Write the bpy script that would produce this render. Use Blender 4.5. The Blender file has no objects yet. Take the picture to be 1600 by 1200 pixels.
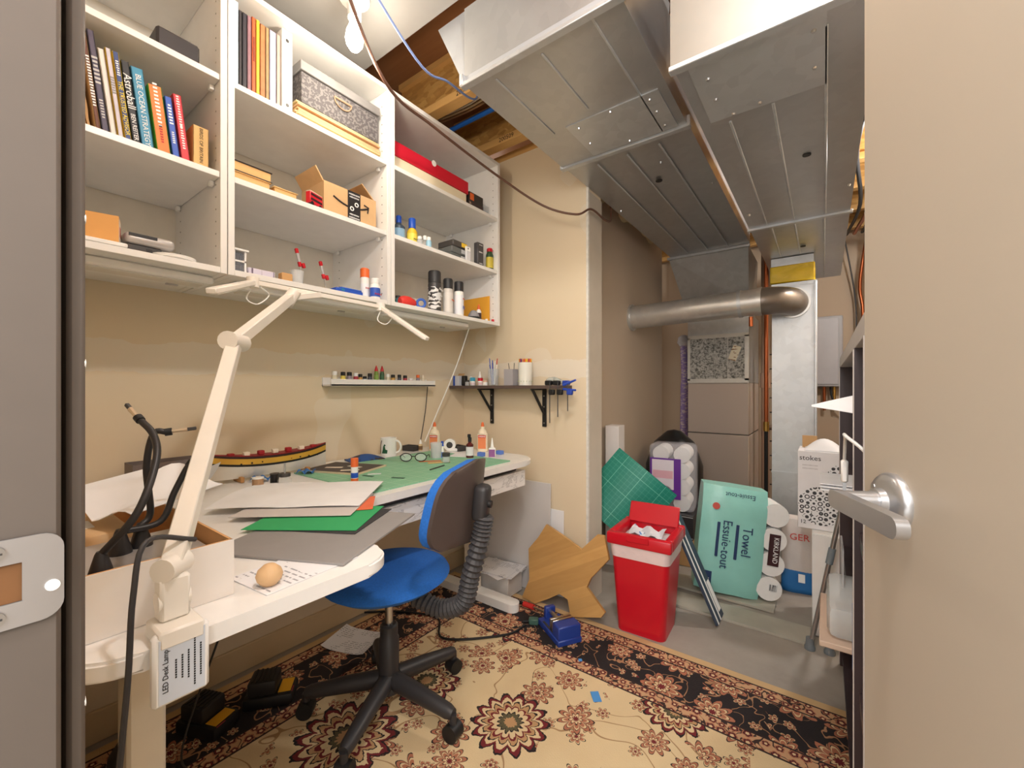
import bpy, bmesh, math, random
from mathutils import Vector, Matrix, Euler
random.seed(7)
C = bpy.context.scene.collection
S = bpy.context.scene
PI = math.pi
# ---------------------------------------------------------------- camera
CAMH, FPX, YAW = 1.12, 660.0, math.atan2(488, 660)
cd = bpy.data.cameras.new('camera'); cam = bpy.data.objects.new('camera', cd); C.objects.link(cam)
cam.location = (0, 0, CAMH); cam.rotation_euler = (PI/2, 0, YAW)
cd.sensor_width = 36; cd.lens = 36*FPX/1600; cd.shift_y = 6/1600; cd.clip_start = 0.02
S.camera = cam
# ---------------------------------------------------------------- world, lights, exposure
S.view_settings.view_transform = 'Standard'; S.view_settings.look = 'None'
S.view_settings.gamma = 1; S.view_settings.use_curve_mapping = False
S.view_settings.exposure = 0.95
w = bpy.data.worlds.new('world'); S.world = w; w.use_nodes = True
w.node_tree.nodes['Background'].inputs[0].default_value = (1, .96, .9, 1)
w.node_tree.nodes['Background'].inputs[1].default_value = 0.9
def lamp(name, kind, loc, energy, color, size=.1, rot=(0, 0, 0)):
    l = bpy.data.lights.new(name, kind); l.energy = energy; l.color = color
    if kind == 'AREA': l.shape = 'DISK'; l.size = size
    else: l.shadow_soft_size = size
    o = bpy.data.objects.new(name, l); C.objects.link(o); o.location = loc; o.rotation_euler = rot
    return o
lamp('rear_fill_light', 'AREA', (0.15, -0.75, 1.9), 17, (1, .98, .96), 1.1, (math.radians(76), 0, math.radians(20)))  # added fill: unseen disk behind the camera, tilted into the room
lamp('overhead_fill_light', 'POINT', (-0.1, 0.45, 2.40), 21, (1, .98, .95), .06)  # added overhead fill above the frame, no fixture modelled, evens out the room
lamp('mechanical_room_light', 'POINT', (0.42, 3.0, 2.3), 26, (1, .98, .95), .06)
# ---------------------------------------------------------------- measuring: a pixel of the 1600x1200 frame to a point on a plane
_s, _c = math.sin(YAW), math.cos(YAW)
def at(px, py, X=None, Y=None, Z=None):
    r = (px-800)/FPX; v = (-_s+r*_c, _c+r*_s, -(py-606)/FPX)
    t = X/v[0] if X is not None else Y/v[1] if Y is not None else (Z-CAMH)/v[2]
    return Vector((v[0]*t, v[1]*t, CAMH+v[2]*t))
# ---------------------------------------------------------------- materials
def lin(c):
    return tuple(((v/255)/12.92 if v/255 <= .04045 else ((v/255+.055)/1.055)**2.4) for v in c)+(1,)
class NT:
    def __init__(s, name):
        s.m = bpy.data.materials.new(name); s.m.use_nodes = True; s.t = s.m.node_tree; s.n = s.t.nodes
        s.b = s.n['Principled BSDF']
    def node(s, t, **k):
        n = s.n.new(t)
        for a, v in k.items(): setattr(n, a, v)
        return n
    def put(s, inp, v):
        if hasattr(v, 'is_output'): s.t.links.new(v, inp)
        elif isinstance(v, tuple) and len(v) == 3 and inp.type == 'RGBA': inp.default_value = v+(1,)
        else: inp.default_value = v
    def math(s, op, a, b=0.0, c=None):
        n = s.node('ShaderNodeMath', operation=op); s.put(n.inputs[0], a); s.put(n.inputs[1], b)
        if c is not None: s.put(n.inputs[2], c)
        return n.outputs[0]
    def mix(s, f, a, b):
        n = s.node('ShaderNodeMix', data_type='RGBA'); s.put(n.inputs[0], f); s.put(n.inputs[6], a); s.put(n.inputs[7], b)
        return n.outputs[2]
    def coord(s, kind='Object'): return s.node('ShaderNodeTexCoord').outputs[kind]
    def vmap(s, v, scale=(1, 1, 1), rot=(0, 0, 0), loc=(0, 0, 0)):
        n = s.node('ShaderNodeMapping'); s.put(n.inputs[0], v); n.inputs['Scale'].default_value = scale
        n.inputs['Rotation'].default_value = rot; n.inputs['Location'].default_value = loc; return n.outputs[0]
    def noise(s, v, scale=5, detail=3, rough=.5, dist=0):
        n = s.node('ShaderNodeTexNoise'); s.put(n.inputs['Vector'], v); n.inputs['Scale'].default_value = scale
        n.inputs['Detail'].default_value = detail; n.inputs['Roughness'].default_value = rough; n.inputs['Distortion'].default_value = dist
        return n.outputs[0]
    def voro(s, v, scale=5, rnd=1, feature='F1'):
        n = s.node('ShaderNodeTexVoronoi', feature=feature); s.put(n.inputs['Vector'], v)
        n.inputs['Scale'].default_value = scale; n.inputs['Randomness'].default_value = rnd; return n
    def ramp(s, f, stops, interp='LINEAR'):
        n = s.node('ShaderNodeValToRGB'); s.put(n.inputs[0], f); e = n.color_ramp; e.interpolation = interp
        while len(e.elements) < len(stops): e.elements.new(.5)
        for el, (p, c) in zip(e.elements, stops): el.position = p; el.color = c if len(c) == 4 else lin(c)
        return n.outputs[0]
    def xyz(s, v):
        n = s.node('ShaderNodeSeparateXYZ'); s.put(n.inputs[0], v); return n.outputs
    def bump(s, h, strength=.2, dist=.01):
        n = s.node('ShaderNodeBump'); s.put(n.inputs['Height'], h); n.inputs['Strength'].default_value = strength
        n.inputs['Distance'].default_value = dist; s.put(s.b.inputs['Normal'], n.outputs[0])
    def fin(s, col, rough=.5, metal=0.0, **k):
        s.put(s.b.inputs['Base Color'], col); s.put(s.b.inputs['Roughness'], rough); s.put(s.b.inputs['Metallic'], metal)
        for a, v in k.items(): s.put(s.b.inputs[a.replace('_', ' ')], v)
        return s.m
_mc = {}
def M(c, rough=.5, metal=0.0, var=.06, scale=18, bump=0.0, **k):
    """plain surface: one colour with fine grain"""
    key = (c, rough, metal, var, scale, bump, tuple(sorted(k.items())))
    if key in _mc: return _mc[key]
    t = NT('surface_%d' % len(_mc)); co = t.coord(); nz = t.noise(co, scale, 4)
    base = lin(c); lo = tuple(v*(1-var) for v in base[:3])+(1,); hi = tuple(min(1, v*(1+var)) for v in base[:3])+(1,)
    if bump: t.bump(nz, bump)
    _mc[key] = t.fin(t.mix(nz, lo, hi), rough, metal, **k); return _mc[key]
def m_wall():
    t = NT('painted_drywall'); co = t.coord(); x = t.xyz(co); nz = t.noise(co, 2.2, 4); n2 = t.noise(co, 9, 5)
    base = t.mix(nz, lin((224, 206, 176)), lin((231, 215, 188)))
    # taped seam: a band of joint compound with ragged edges at chest height
    zz = t.math('ADD', x[2], t.math('MULTIPLY', t.math('SUBTRACT', n2, .5), .07))
    band = t.math('MULTIPLY', t.math('GREATER_THAN', zz, 1.175), t.math('LESS_THAN', zz, 1.275))
    n3 = t.noise(t.vmap(co, (1, 1.2, .7)), 2.6, 2); blot = t.math('GREATER_THAN', n3, .63)
    f = t.math('MAXIMUM', t.math('MULTIPLY', band, .8), t.math('MULTIPLY', blot, .45))
    t.bump(n2, .08, .004)
    return t.fin(t.mix(f, base, lin((232, 222, 205))), .75)
def m_concrete():
    t = NT('concrete'); co = t.coord(); a = t.noise(co, 3, 6, .6); b = t.noise(co, 40, 3)
    t.bump(b, .1, .003)
    return t.fin(t.mix(b, t.ramp(a, [(.3, (140, 132, 122)), (.7, (176, 168, 158))]), lin((160, 152, 142))), .65)
def m_galv(name='galvanised_steel', rough=.34, tint=(196, 198, 200)):
    t = NT(name); co = t.coord(); v = t.voro(co, 26); a = t.noise(co, 4, 4)
    col = t.mix(a, lin(tuple(v-22 for v in tint)), lin(tint))
    col = t.mix(t.math('MULTIPLY', t.xyz(v.outputs['Color'])[0], .18), col, lin((150, 153, 158)))
    return t.fin(col, t.math('ADD', t.math('MULTIPLY', a, .2), rough-.1), .68)
def m_osb():
    t = NT('strand_board'); co = t.coord(); v = t.voro(t.vmap(co, (14, 1, 40)), 1.6); n = t.noise(co, 14, 4)
    c = t.ramp(t.xyz(v.outputs['Color'])[0], [(0, (140, 96, 44)), (.4, (190, 143, 74)), (.75, (216, 176, 108)), (1, (162, 112, 56))])
    t.bump(v.outputs[0], .3, .005)
    return t.fin(t.mix(n, c, lin((196, 150, 84))), .7)
def m_wood(name, a, b, scale=(2, 22, 22), rough=.55, planks=0, rot=0):
    t = NT(name); co = t.vmap(t.coord(), (1, 1, 1), (0, rot, 0)); n = t.noise(t.vmap(co, scale), 1.5, 4, .55, .6)
    c = t.mix(n, lin(a), lin(b))
    if planks:
        z = t.xyz(co)[2]; f = t.math('FLOOR', t.math('MULTIPLY', z, planks)); wn = t.node('ShaderNodeTexWhiteNoise', noise_dimensions='1D'); t.put(wn.inputs['W'], f)
        c = t.mix(t.math('MULTIPLY', wn.outputs[0], .35), c, lin(tuple(int(v*.8) for v in a)))
    return t.fin(c, rough)
def m_clear(c=(240, 245, 245), rough=.08, alpha=.22):
    return M(c, rough, 0, .02, 8, 0, Alpha=alpha, IOR=1.3)
def m_grid(c, line, step, wide=.035, big=5, rough=.5):
    """cutting mat: fine ruled grid and a heavier one every few lines, printed"""
    t = NT('ruled_mat'); x = t.xyz(t.coord()); f = 0.0
    for ax in (0, 1):
        for st, wd, k in ((step, wide, .35), (step*big, wide/2.5, .8)):
            fr = t.math('FRACT', t.math('ADD', t.math('DIVIDE', x[ax], st), 100.5))
            f = t.math('MAXIMUM', f, t.math('MULTIPLY', t.math('LESS_THAN', t.math('ABSOLUTE', t.math('SUBTRACT', fr, .5)), wd), k))
    n = t.noise(t.coord(), 6, 3)
    return t.fin(t.mix(f, t.mix(n, lin(c), lin(tuple(min(255, v+12) for v in c))), lin(line)), rough)
def m_fabric(c, sc=160):
    t = NT('woven_fabric'); co = t.coord(); n = t.noise(co, sc, 3); t.bump(n, .35, .003); b = lin(c)
    return t.fin(t.mix(n, tuple(v*.75 for v in b[:3])+(1,), tuple(min(1, v*1.25) for v in b[:3])+(1,)), .95)
def m_print(base, ink, sc=60, amount=.5, rough=.6, stretch=(1, 1, 3)):
    """paper with lines of small illegible print"""
    t = NT('printed_paper'); co = t.coord(); n = t.noise(t.vmap(co, stretch), sc, 2)
    f = t.math('GREATER_THAN', n, 1-amount)
    return t.fin(t.mix(f, lin(base), lin(ink)), rough)
def m_lines():
    """form sheet: rows of small grey print"""
    t = NT('form_print'); co = t.coord(); y = t.xyz(co)[1]; n = t.noise(t.vmap(co, (1, .15, 0)), 130, 2)
    row = t.math('LESS_THAN', t.math('FRACT', t.math('MULTIPLY', y, 85)), .3); gap = t.math('GREATER_THAN', t.noise(co, 14, 1), .5)
    f = t.math('MULTIPLY', t.math('MULTIPLY', row, gap), t.math('GREATER_THAN', n, .47))
    return t.fin(t.mix(t.math('MULTIPLY', f, .7), lin((236, 235, 238)), lin((110, 110, 120))), .7)
def m_marble():
    t = NT('marbled_laminate'); n = t.noise(t.vmap(t.coord(), (1, 1, 4)), 5, 6, .65, 1.5)
    v = t.math('LESS_THAN', t.math('ABSOLUTE', t.math('SUBTRACT', n, .5)), .012)
    return t.fin(t.mix(t.math('MULTIPLY', v, .55), lin((232, 230, 228)), lin((120, 118, 120))), .35)
def m_rug():
    t = NT('persian_rug'); co = t.coord(); x = t.xyz(co)
    u = t.math('ADD', x[0], 1.80); v = t.math('SUBTRACT', 1.85, x[1]); d = t.math('MINIMUM', u, v)
    def flower(scale, rnd, petals, R, stops, off, rot=0.0, wob=.25, keep=0.0):
        """rosettes: polar petals round the centres of a cell pattern; returns colour and mask"""
        p = t.vmap(co, (1, 1, 0), (0, 0, rot), off); vn = t.voro(p, scale, rnd)
        sub = t.node('ShaderNodeVectorMath', operation='SUBTRACT'); t.put(sub.inputs[0], p); t.put(sub.inputs[1], vn.outputs['Position'])
        q = t.xyz(sub.outputs[0]); th = t.math('ARCTAN2', q[1], q[0]); r = t.math('SQRT', t.math('ADD', t.math('MULTIPLY', q[0], q[0]), t.math('MULTIPLY', q[1], q[1])))
        rnd_ = t.xyz(vn.outputs['Color']); ph = t.math('MULTIPLY', rnd_[0], 6.28)
        pet = t.math('ABSOLUTE', t.math('COSINE', t.math('ADD', t.math('MULTIPLY', th, petals/2), ph)))
        edge = t.math('MULTIPLY', t.math('ADD', t.math('MULTIPLY', pet, wob), 1-wob), R)
        edge = t.math('MULTIPLY', edge, t.math('ADD', t.math('MULTIPLY', rnd_[1], .45), .75))
        f = t.math('DIVIDE', r, edge); f = t.math('ADD', f, t.math('MULTIPLY', t.math('SUBTRACT', t.noise(co, 55, 2), .5), .22))
        mask = t.math('LESS_THAN', f, 1.0)
        if keep: mask = t.math('MULTIPLY', mask, t.math('GREATER_THAN', rnd_[2], keep))
        return t.ramp(f, stops, 'CONSTANT'), mask
    cream, tan, dark, red, rose, green = (222, 196, 152), (190, 148, 104), (38, 28, 28), (116, 34, 38), (176, 112, 84), (96, 88, 62)
    big = [(0, tan), (.18, green), (.3, dark), (.34, cream), (.48, red), (.56, tan), (.66, dark), (.7, cream), (.82, red), (.93, dark)]
    sm = [(0, red), (.25, cream), (.45, dark), (.52, rose), (.8, cream), (.9, dark)]
    bf = [(0, red), (.2, cream), (.34, dark), (.4, rose), (.62, cream), (.72, dark), (.76, rose), (.93, dark)]
    def vines(sc, wid, off):
        n = t.noise(t.vmap(co, (1, 1, 0), (0, 0, 0), off), sc, 1.5, .4, .6)
        return t.math('LESS_THAN', t.math('ABSOLUTE', t.math('SUBTRACT', n, .5)), wid)
    nz = t.noise(co, 5, 4)
    field = t.mix(nz, lin((212, 184, 140)), lin((230, 208, 166)))
    field = t.mix(t.math('MULTIPLY', vines(5, .007, (3, 1, 0)), .75), field, lin((150, 104, 62)))
    for a in ((11, .9, 7, .03, sm, (.3, .2, 0), .4, .55, .5), (5.6, .8, 9, .06, bf, (.1, .6, 0), .2, .5, .4), (2.2, .5, 14, .145, big, (.02, .33, 0), .0, .25, .35)):
        c, k = flower(*a); field = t.mix(k, field, c)
    black = t.mix(nz, lin((30, 24, 26)), lin((44, 36, 36)))
    black = t.mix(vines(11, .011, (0, 5, 0)), black, lin((170, 126, 92)))
    for a in ((14, .9, 6, .024, sm, (.7, .1, 0), .1, .5, .5), (5.4, .45, 9, .07, bf, (.35, .15, 0), 0, .45, .15)):
        c, k = flower(*a); black = t.mix(k, black, c)
    guard = t.mix(nz, lin((196, 150, 112)), lin((208, 168, 128)))
    guard = t.mix(vines(26, .03, (9, 2, 0)), guard, lin((60, 40, 36)))
    c, k = flower(26, .4, 5, .016, [(0, cream), (.35, red), (.6, dark), (.75, rose)], (.2, .2, 0)); guard = t.mix(k, guard, c)
    stripe = lin((52, 36, 34))
    col = field
    def band(a, b, c):
        nonlocal col
        col = t.mix(t.math('MULTIPLY', t.math('GREATER_THAN', d, a), t.math('LESS_THAN', d, b)), col, c)
    band(-1, .035, lin((205, 172, 126))); band(.035, .042, stripe); band(.042, .095, guard); band(.095, .102, stripe); band(.102, .29, black)
    band(.29, .297, stripe); band(.297, .35, guard); band(.35, .357, stripe)
    t.bump(t.noise(co, 260, 2), .4, .004)
    return t.fin(col, .95)
WHITE = M((238, 236, 233), .35); WHITE2 = M((244, 243, 240), .45); PAPER = M((240, 240, 242), .7); CREAM = M((228, 220, 203), .45)
BLACK = M((24, 24, 26), .5); DGREY = M((62, 60, 60), .5); GREY = M((140, 138, 138), .5); LGREY = M((190, 188, 188), .5)
CARD = M((200, 160, 112), .8, 0, .1, 30); CARD2 = M((216, 176, 128), .8, 0, .1, 30); RED = M((206, 28, 44), .35); BLUE = M((34, 84, 190), .4)
TEALB = M((48, 130, 180), .4); ORANGE = M((232, 108, 48), .45); YEL = M((236, 196, 52), .5); STEEL = M((190, 190, 192), .28, 1); COPPER = M((184, 104, 66), .32, .9)
BRASS = M((190, 150, 80), .35, .9); CLEAR = m_clear(); FROST = m_clear((225, 228, 230), .35, .5); GALV = m_galv(); GALV2 = m_galv('bright_galvanised_steel', .42, (214, 218, 222))
WALL = m_wall(); CONC = m_concrete(); OSB = m_osb(); LUMBER = m_wood('lumber', (206, 158, 92), (226, 184, 120)); DLUMBER = m_wood('old_lumber', (120, 76, 44), (150, 98, 60))
DARKW = m_wood('espresso_wood', (50, 38, 40), (74, 58, 60), (20, 20, 1.5), .4); BAMBOO = m_wood('bamboo', (196, 146, 84), (218, 172, 108), (3, 30, 30), .45, 22, .5)
TAUPE = M((170, 157, 141), .38, 0, .03, 3); JAMB = M((98, 89, 82), .5, 0, .05, 30); BLUEF = m_fabric((40, 112, 205)); PRINT = m_lines()
# ---------------------------------------------------------------- shapes
def new(): return bmesh.new()
def box(bm, c, s, bev=0, rot=None, seg=1):
    m = Matrix.Translation(c) @ (Euler(rot).to_matrix().to_4x4() if rot else Matrix()) @ Matrix.Diagonal((s[0], s[1], s[2], 1))
    g = bmesh.ops.create_cube(bm, size=1, matrix=m)
    if bev:
        ed = list({e for v in g['verts'] for e in v.link_edges})
        bmesh.ops.bevel(bm, geom=ed, offset=bev, segments=seg, affect='EDGES', profile=.5)
    return bm
def cyl(bm, p0, p1, r0, r1=None, n=16, caps=True):
    p0, p1 = Vector(p0), Vector(p1); d = p1-p0
    m = Matrix.Translation((p0+p1)/2) @ d.to_track_quat('Z', 'Y').to_matrix().to_4x4()
    bmesh.ops.create_cone(bm, cap_ends=caps, segments=n, radius1=r0, radius2=r0 if r1 is None else r1, depth=d.length, matrix=m); return bm
def tube(bm, pts, r, n=8):
    pts = [Vector(p) for p in pts]; rings = []; up = None
    for i, p in enumerate(pts):
        d = (pts[min(i+1, len(pts)-1)]-pts[max(i-1, 0)]).normalized()
        if up is None: up = d.orthogonal().normalized()
        up = (up-d*up.dot(d)).normalized(); sd = d.cross(up); rr = r[i] if isinstance(r, (list, tuple)) else r
        rings.append([bm.verts.new(p+(up*math.cos(2*PI*k/n)+sd*math.sin(2*PI*k/n))*rr) for k in range(n)])
    for a, b in zip(rings, rings[1:]):
        for k in range(n): bm.faces.new((a[k], a[(k+1) % n], b[(k+1) % n], b[k]))
    bm.faces.new(rings[0][::-1]); bm.faces.new(rings[-1]); return bm
def spline(pts, n=6):
    P = [Vector(p) for p in pts]; P = [P[0]*2-P[1]]+P+[P[-1]*2-P[-2]]; out = []
    for i in range(1, len(P)-2):
        for k in range(n):
            t = k/n; a, b, c, d = P[i-1:i+3]
            out.append(.5*((2*b)+(c-a)*t+(2*a-5*b+4*c-d)*t*t+(3*b-a-3*c+d)*t**3))
    return out+[P[-2]]
def lathe(bm, prof, n=20, c=(0, 0, 0)):
    rings = []
    for r, z in prof: rings.append([bm.verts.new((c[0]+r*math.cos(2*PI*k/n), c[1]+r*math.sin(2*PI*k/n), c[2]+z)) for k in range(n)])
    for a, b in zip(rings, rings[1:]):
        for k in range(n): bm.faces.new((a[k], a[(k+1) % n], b[(k+1) % n], b[k]))
    bm.faces.new(rings[0][::-1]); bm.faces.new(rings[-1]); return bm
def prism(bm, poly, z0, z1, m=None):
    m = m or Matrix(); a = [bm.verts.new(m @ Vector((x, y, z0))) for x, y in poly]; b = [bm.verts.new(m @ Vector((x, y, z1))) for x, y in poly]
    bm.faces.new(a[::-1]); bm.faces.new(b); k = len(poly)
    for i in range(k): bm.faces.new((a[i], a[(i+1) % k], b[(i+1) % k], b[i]))
    return bm
def hexa(bm, a, b):
    """solid between two quads (each four points, same order)"""
    A = [bm.verts.new(p) for p in a]; B = [bm.verts.new(p) for p in b]
    bm.faces.new(A[::-1]); bm.faces.new(B)
    for i in range(4): bm.faces.new((A[i], A[(i+1) % 4], B[(i+1) % 4], B[i]))
    return bm
def sheet(bm, w_, d_, bend=lambda u, v: 0, nx=10, ny=8, th=.0012):
    for s_ in (0, 1):
        g = [[bm.verts.new(((i/nx-.5)*w_, (j/ny-.5)*d_, bend(i/nx, j/ny)+th*s_)) for i in range(nx+1)] for j in range(ny+1)]
        for j in range(ny):
            for i in range(nx):
                f = (g[j][i], g[j][i+1], g[j+1][i+1], g[j+1][i]); bm.faces.new(f if s_ else f[::-1])
        if s_ == 0: g0 = g
    for j in range(ny):
        for i in (0, nx):
            f = (g0[j][i], g[j][i], g[j+1][i], g0[j+1][i]); bm.faces.new(f if i == 0 else f[::-1])
    for i in range(nx):
        for j in (0, ny):
            f = (g0[j][i], g0[j][i+1], g[j][i+1], g[j][i]); bm.faces.new(f if j == 0 else f[::-1])
    return bm
def rrect(w_, d_, r, n=6):
    out = []
    for cx, cy, a in ((w_/2-r, d_/2-r, 0), (-w_/2+r, d_/2-r, 90), (-w_/2+r, -d_/2+r, 180), (w_/2-r, -d_/2+r, 270)):
        for k in range(n+1): t = math.radians(a+90*k/n); out.append((cx+r*math.cos(t), cy+r*math.sin(t)))
    return out
# ---------------------------------------------------------------- objects
def obj(name, bm, mat, parent=None, smooth=True, ang=.7):
    bmesh.ops.recalc_face_normals(bm, faces=bm.faces[:])
    me = bpy.data.meshes.new(name); bm.to_mesh(me); bm.free(); me.materials.append(mat)
    if smooth:
        me.polygons.foreach_set('use_smooth', [True]*len(me.polygons)); me.set_sharp_from_angle(angle=ang)
    o = bpy.data.objects.new(name, me); C.objects.link(o); o.parent = parent; return o
def tag(o, label=None, cat=None, group=None, kind=None):
    for k, v in (('label', label), ('category', cat), ('group', group), ('kind', kind)):
        if v: o[k] = v
    return o
def T(name, label, cat, loc=(0, 0, 0), rz=0, group=None, rot=None):
    o = bpy.data.objects.new(name, None); o.empty_display_size = .05; C.objects.link(o); o.location = loc
    o.rotation_euler = rot or (0, 0, rz); return tag(o, label, cat, group)
def B(name, parent, c, s, mat, bev=0, rot=None, seg=1): return obj(name, box(new(), c, s, bev, rot, seg), mat, parent)
def CY(name, parent, p0, p1, r, mat, r1=None, n=16): return obj(name, cyl(new(), p0, p1, r, r1, n), mat, parent)
def st(o, label=None): o['kind'] = 'structure'; (label and o.__setitem__('label', label)); return o
def text(parent, s, size, loc, mat, rot=(PI/2, 0, 0), name='lettering', align='CENTER', sx=1.0):
    cu = bpy.data.curves.new('txt', 'FONT'); cu.body = s; cu.size = size; cu.align_x = align; cu.align_y = 'CENTER'; cu.extrude = .0004; cu.resolution_u = 2
    o = bpy.data.objects.new('txt', cu); C.objects.link(o); dg = bpy.context.evaluated_depsgraph_get(); dg.update()
    me = bpy.data.meshes.new_from_object(o.evaluated_get(dg)); bpy.data.objects.remove(o); bpy.data.curves.remove(cu)
    me.materials.clear(); me.materials.append(mat); o = bpy.data.objects.new(name, me); C.objects.link(o); o.parent = parent
    o.location = loc; o.rotation_euler = rot; o.scale = (sx, 1, 1); return o
def marks(parent, n, size, loc, mat, vertical=False, name='printed_marks'):
    """a row of small strokes where the photo's print cannot be read"""
    bm = new(); rg = random.Random(n*7+int(size*1e5))
    for k in range(n):
        h = size*rg.uniform(.45, .75); u = (k-(n-1)/2)*size*.62
        box(bm, (0, 0, -u) if vertical else (u, 0, 0), (h, .0006, size*.32) if vertical else (size*.32, .0006, h))
    o = obj(name, bm, mat, parent, False); o.location = loc; return o
def copytree(o, parent=None):
    c = o.copy(); C.objects.link(c); c.parent = parent
    for ch in list(o.children): copytree(ch, c)
    return c
# ================================================================ THE SETTING
XL, YE = -1.857, 1.994
st(B('floor', None, (-.5, 2.0, -.05), (3.4, 6.6, .1), CONC))
st(B('wall_left', None, (XL-.05, 1.05, 1.35), (.1, 2.2, 2.7), WALL))
we = st(B('wall_end', None, ((XL-.987)/2, YE+.08, 1.235), (.87, .16, 2.47), WALL))
st(B('trim_1', None, (-.9865, YE+.001, 1.2), (.012, .012, 2.4), M((226, 222, 214), .8, 0, .2, 60, .6)), 'rough white corner bead along the drywall end')
st(B('trim_2', None, (-.984, YE+.085, 1.07), (.006, .15, 2.14), M((200, 190, 176), .8, 0, .08, 12)), 'bare grey end strip of the short wall')
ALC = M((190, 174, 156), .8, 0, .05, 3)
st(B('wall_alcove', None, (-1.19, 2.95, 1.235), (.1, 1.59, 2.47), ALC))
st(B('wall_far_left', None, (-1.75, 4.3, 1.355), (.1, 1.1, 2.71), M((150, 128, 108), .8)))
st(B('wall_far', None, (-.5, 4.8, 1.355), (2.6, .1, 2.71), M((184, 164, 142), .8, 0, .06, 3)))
st(B('wall_right', None, (.8, 2.4, 1.355), (.1, 4.7, 2.71), WALL))
st(B('wall_near_left', None, (-1.19, 0.0, 1.355), (1.334, .12, 2.71), WALL))
st(B('wall_near_right', None, (.56, 0.0, 1.355), (.4, .12, 2.71), WALL))
st(B('wall_above_door', None, (-.0795, 0.0, 2.385), (.879, .12, .65), WALL))
st(B('baseboard_left', None, (XL+.007, 1.03, .05), (.014, 1.92, .1), M((214, 190, 152), .5), .003))
st(B('ceiling', None, (-.5, 2.2, 2.73), (3.4, 5.4, .04), m_wood('subfloor', (128, 84, 52), (156, 108, 70))))
# joists: lumber flanges with strand-board webs
for y in (.62, 1.03, 1.46, 1.87, 2.35, 2.8, 3.25, 3.7, 4.15, 4.6):
    j = bpy.data.objects.new('ceiling_joist', None); C.objects.link(j); j.location = (-.55, y, 2.47); tag(j, kind='structure')
    x0 = 2.5
    B('bottom_flange', j, (0, 0, .02), (x0, .06, .04), LUMBER, .002); B('web', j, (0, 0, .125), (x0, .012, .17), OSB); B('top_flange', j, (0, 0, .225), (x0, .06, .03), LUMBER, .002)
    if abs(y-1.46) < .01 or abs(y-1.87) < .01:
        text(j, '200509', .034, (-.78 if y < 1.6 else -.85, -.031, .02), M((60, 46, 34), .8))
pl = st(B('trim_3', None, ((XL-.987)/2, YE+.05, 2.49), (.87, .1, .04), LUMBER, .002), 'lumber top plate on the short wall')
st(B('ceiling_panel', None, (-1.3, .80, 2.462), (.9, .52, .012), M((160, 158, 156), .5)), 'pale grey panel closing a joist bay')
def insul(i):
    bm = new(); bmesh.ops.create_icosphere(bm, subdivisions=3, radius=1)
    for v in bm.verts:
        k = 1+.25*math.sin(5*v.co.x+i)*math.cos(4*v.co.y+2*i); v.co = Vector((v.co.x*.13*k, v.co.y*.15*k, v.co.z*.09*k))
    o = obj('insulation_batt', bm, M((214, 196, 160), .95, 0, .25, 12, .8)); o.location = (-1.17+.02*i, 2.45+.45*i, 2.38); return o
for i in range(3): tag(insul(i), 'fluffy yellow insulation batt above the alcove wall beside the duct', 'insulation', 'insulation batts over the alcove wall')
# doorway: left jamb with strike plate
jm = T('door_frame', 'grey painted door jamb with metal strike plate', 'door frame', (-.469, 0, 0)); jm['kind'] = 'structure'
B('jamb', jm, (-.025, 0, 1.03), (.05, .11, 2.06), JAMB, .003)
B('casing', jm, (-.054, .0655, 1.05), (.07, .011, 2.1), JAMB, .003)
B('head_jamb', jm, (.39, 0, 2.075), (.78, .11, .03), JAMB)
def plate(bm):
    m = Matrix.Translation((.0012, .027, .98)) @ Matrix(((0, 0, 1, 0), (1, 0, 0, 0), (0, 1, 0, 0), (0, 0, 0, 1)))
    out = rrect(.058, .064, .012); hole = [(-.016, -.014), (.012, -.014), (.012, .014), (-.016, .014)]
    for z in (0, .0015):
        vs = [bm.verts.new(m @ Vector((x, y, z))) for x, y in out]; hs = [bm.verts.new(m @ Vector((x-.004, y, z))) for x, y in hole]
        e = [bm.edges.new((vs[i], vs[(i+1) % len(vs)])) for i in range(len(vs))]+[bm.edges.new((hs[i], hs[(i+1) % 4])) for i in range(4)]
        bmesh.ops.triangle_fill(bm, use_beauty=True, edges=e)
    return bm
sp = obj('strike_plate', plate(new()), M((196, 196, 200), .32, .9), jm); sp['label'] = 'satin metal strike plate with latch hole'
B('latch_pocket', jm, (.0006, .021, .98), (.001, .03, .03), M((120, 80, 44), .7))
for z in (.957, 1.003):
    s_ = CY('screw', jm, (.002, .022, z), (.0045, .022, z), .0055, STEEL); B('screw_slot', s_, (.0046, .022, z), (.0006, .0075, .0014), DGREY); B('screw_slot', s_, (.0046, .022, z), (.0006, .0014, .0075), DGREY)
CY('bumper', jm, (-.001, .05, .972), (.004, .05, .972), .004, WHITE2)
for z in (.86, 1.14, 1.26): CY('paint_chip', jm, (-.025, .0705, z), (-.025, .0715, z), .004, WHITE2)
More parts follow.
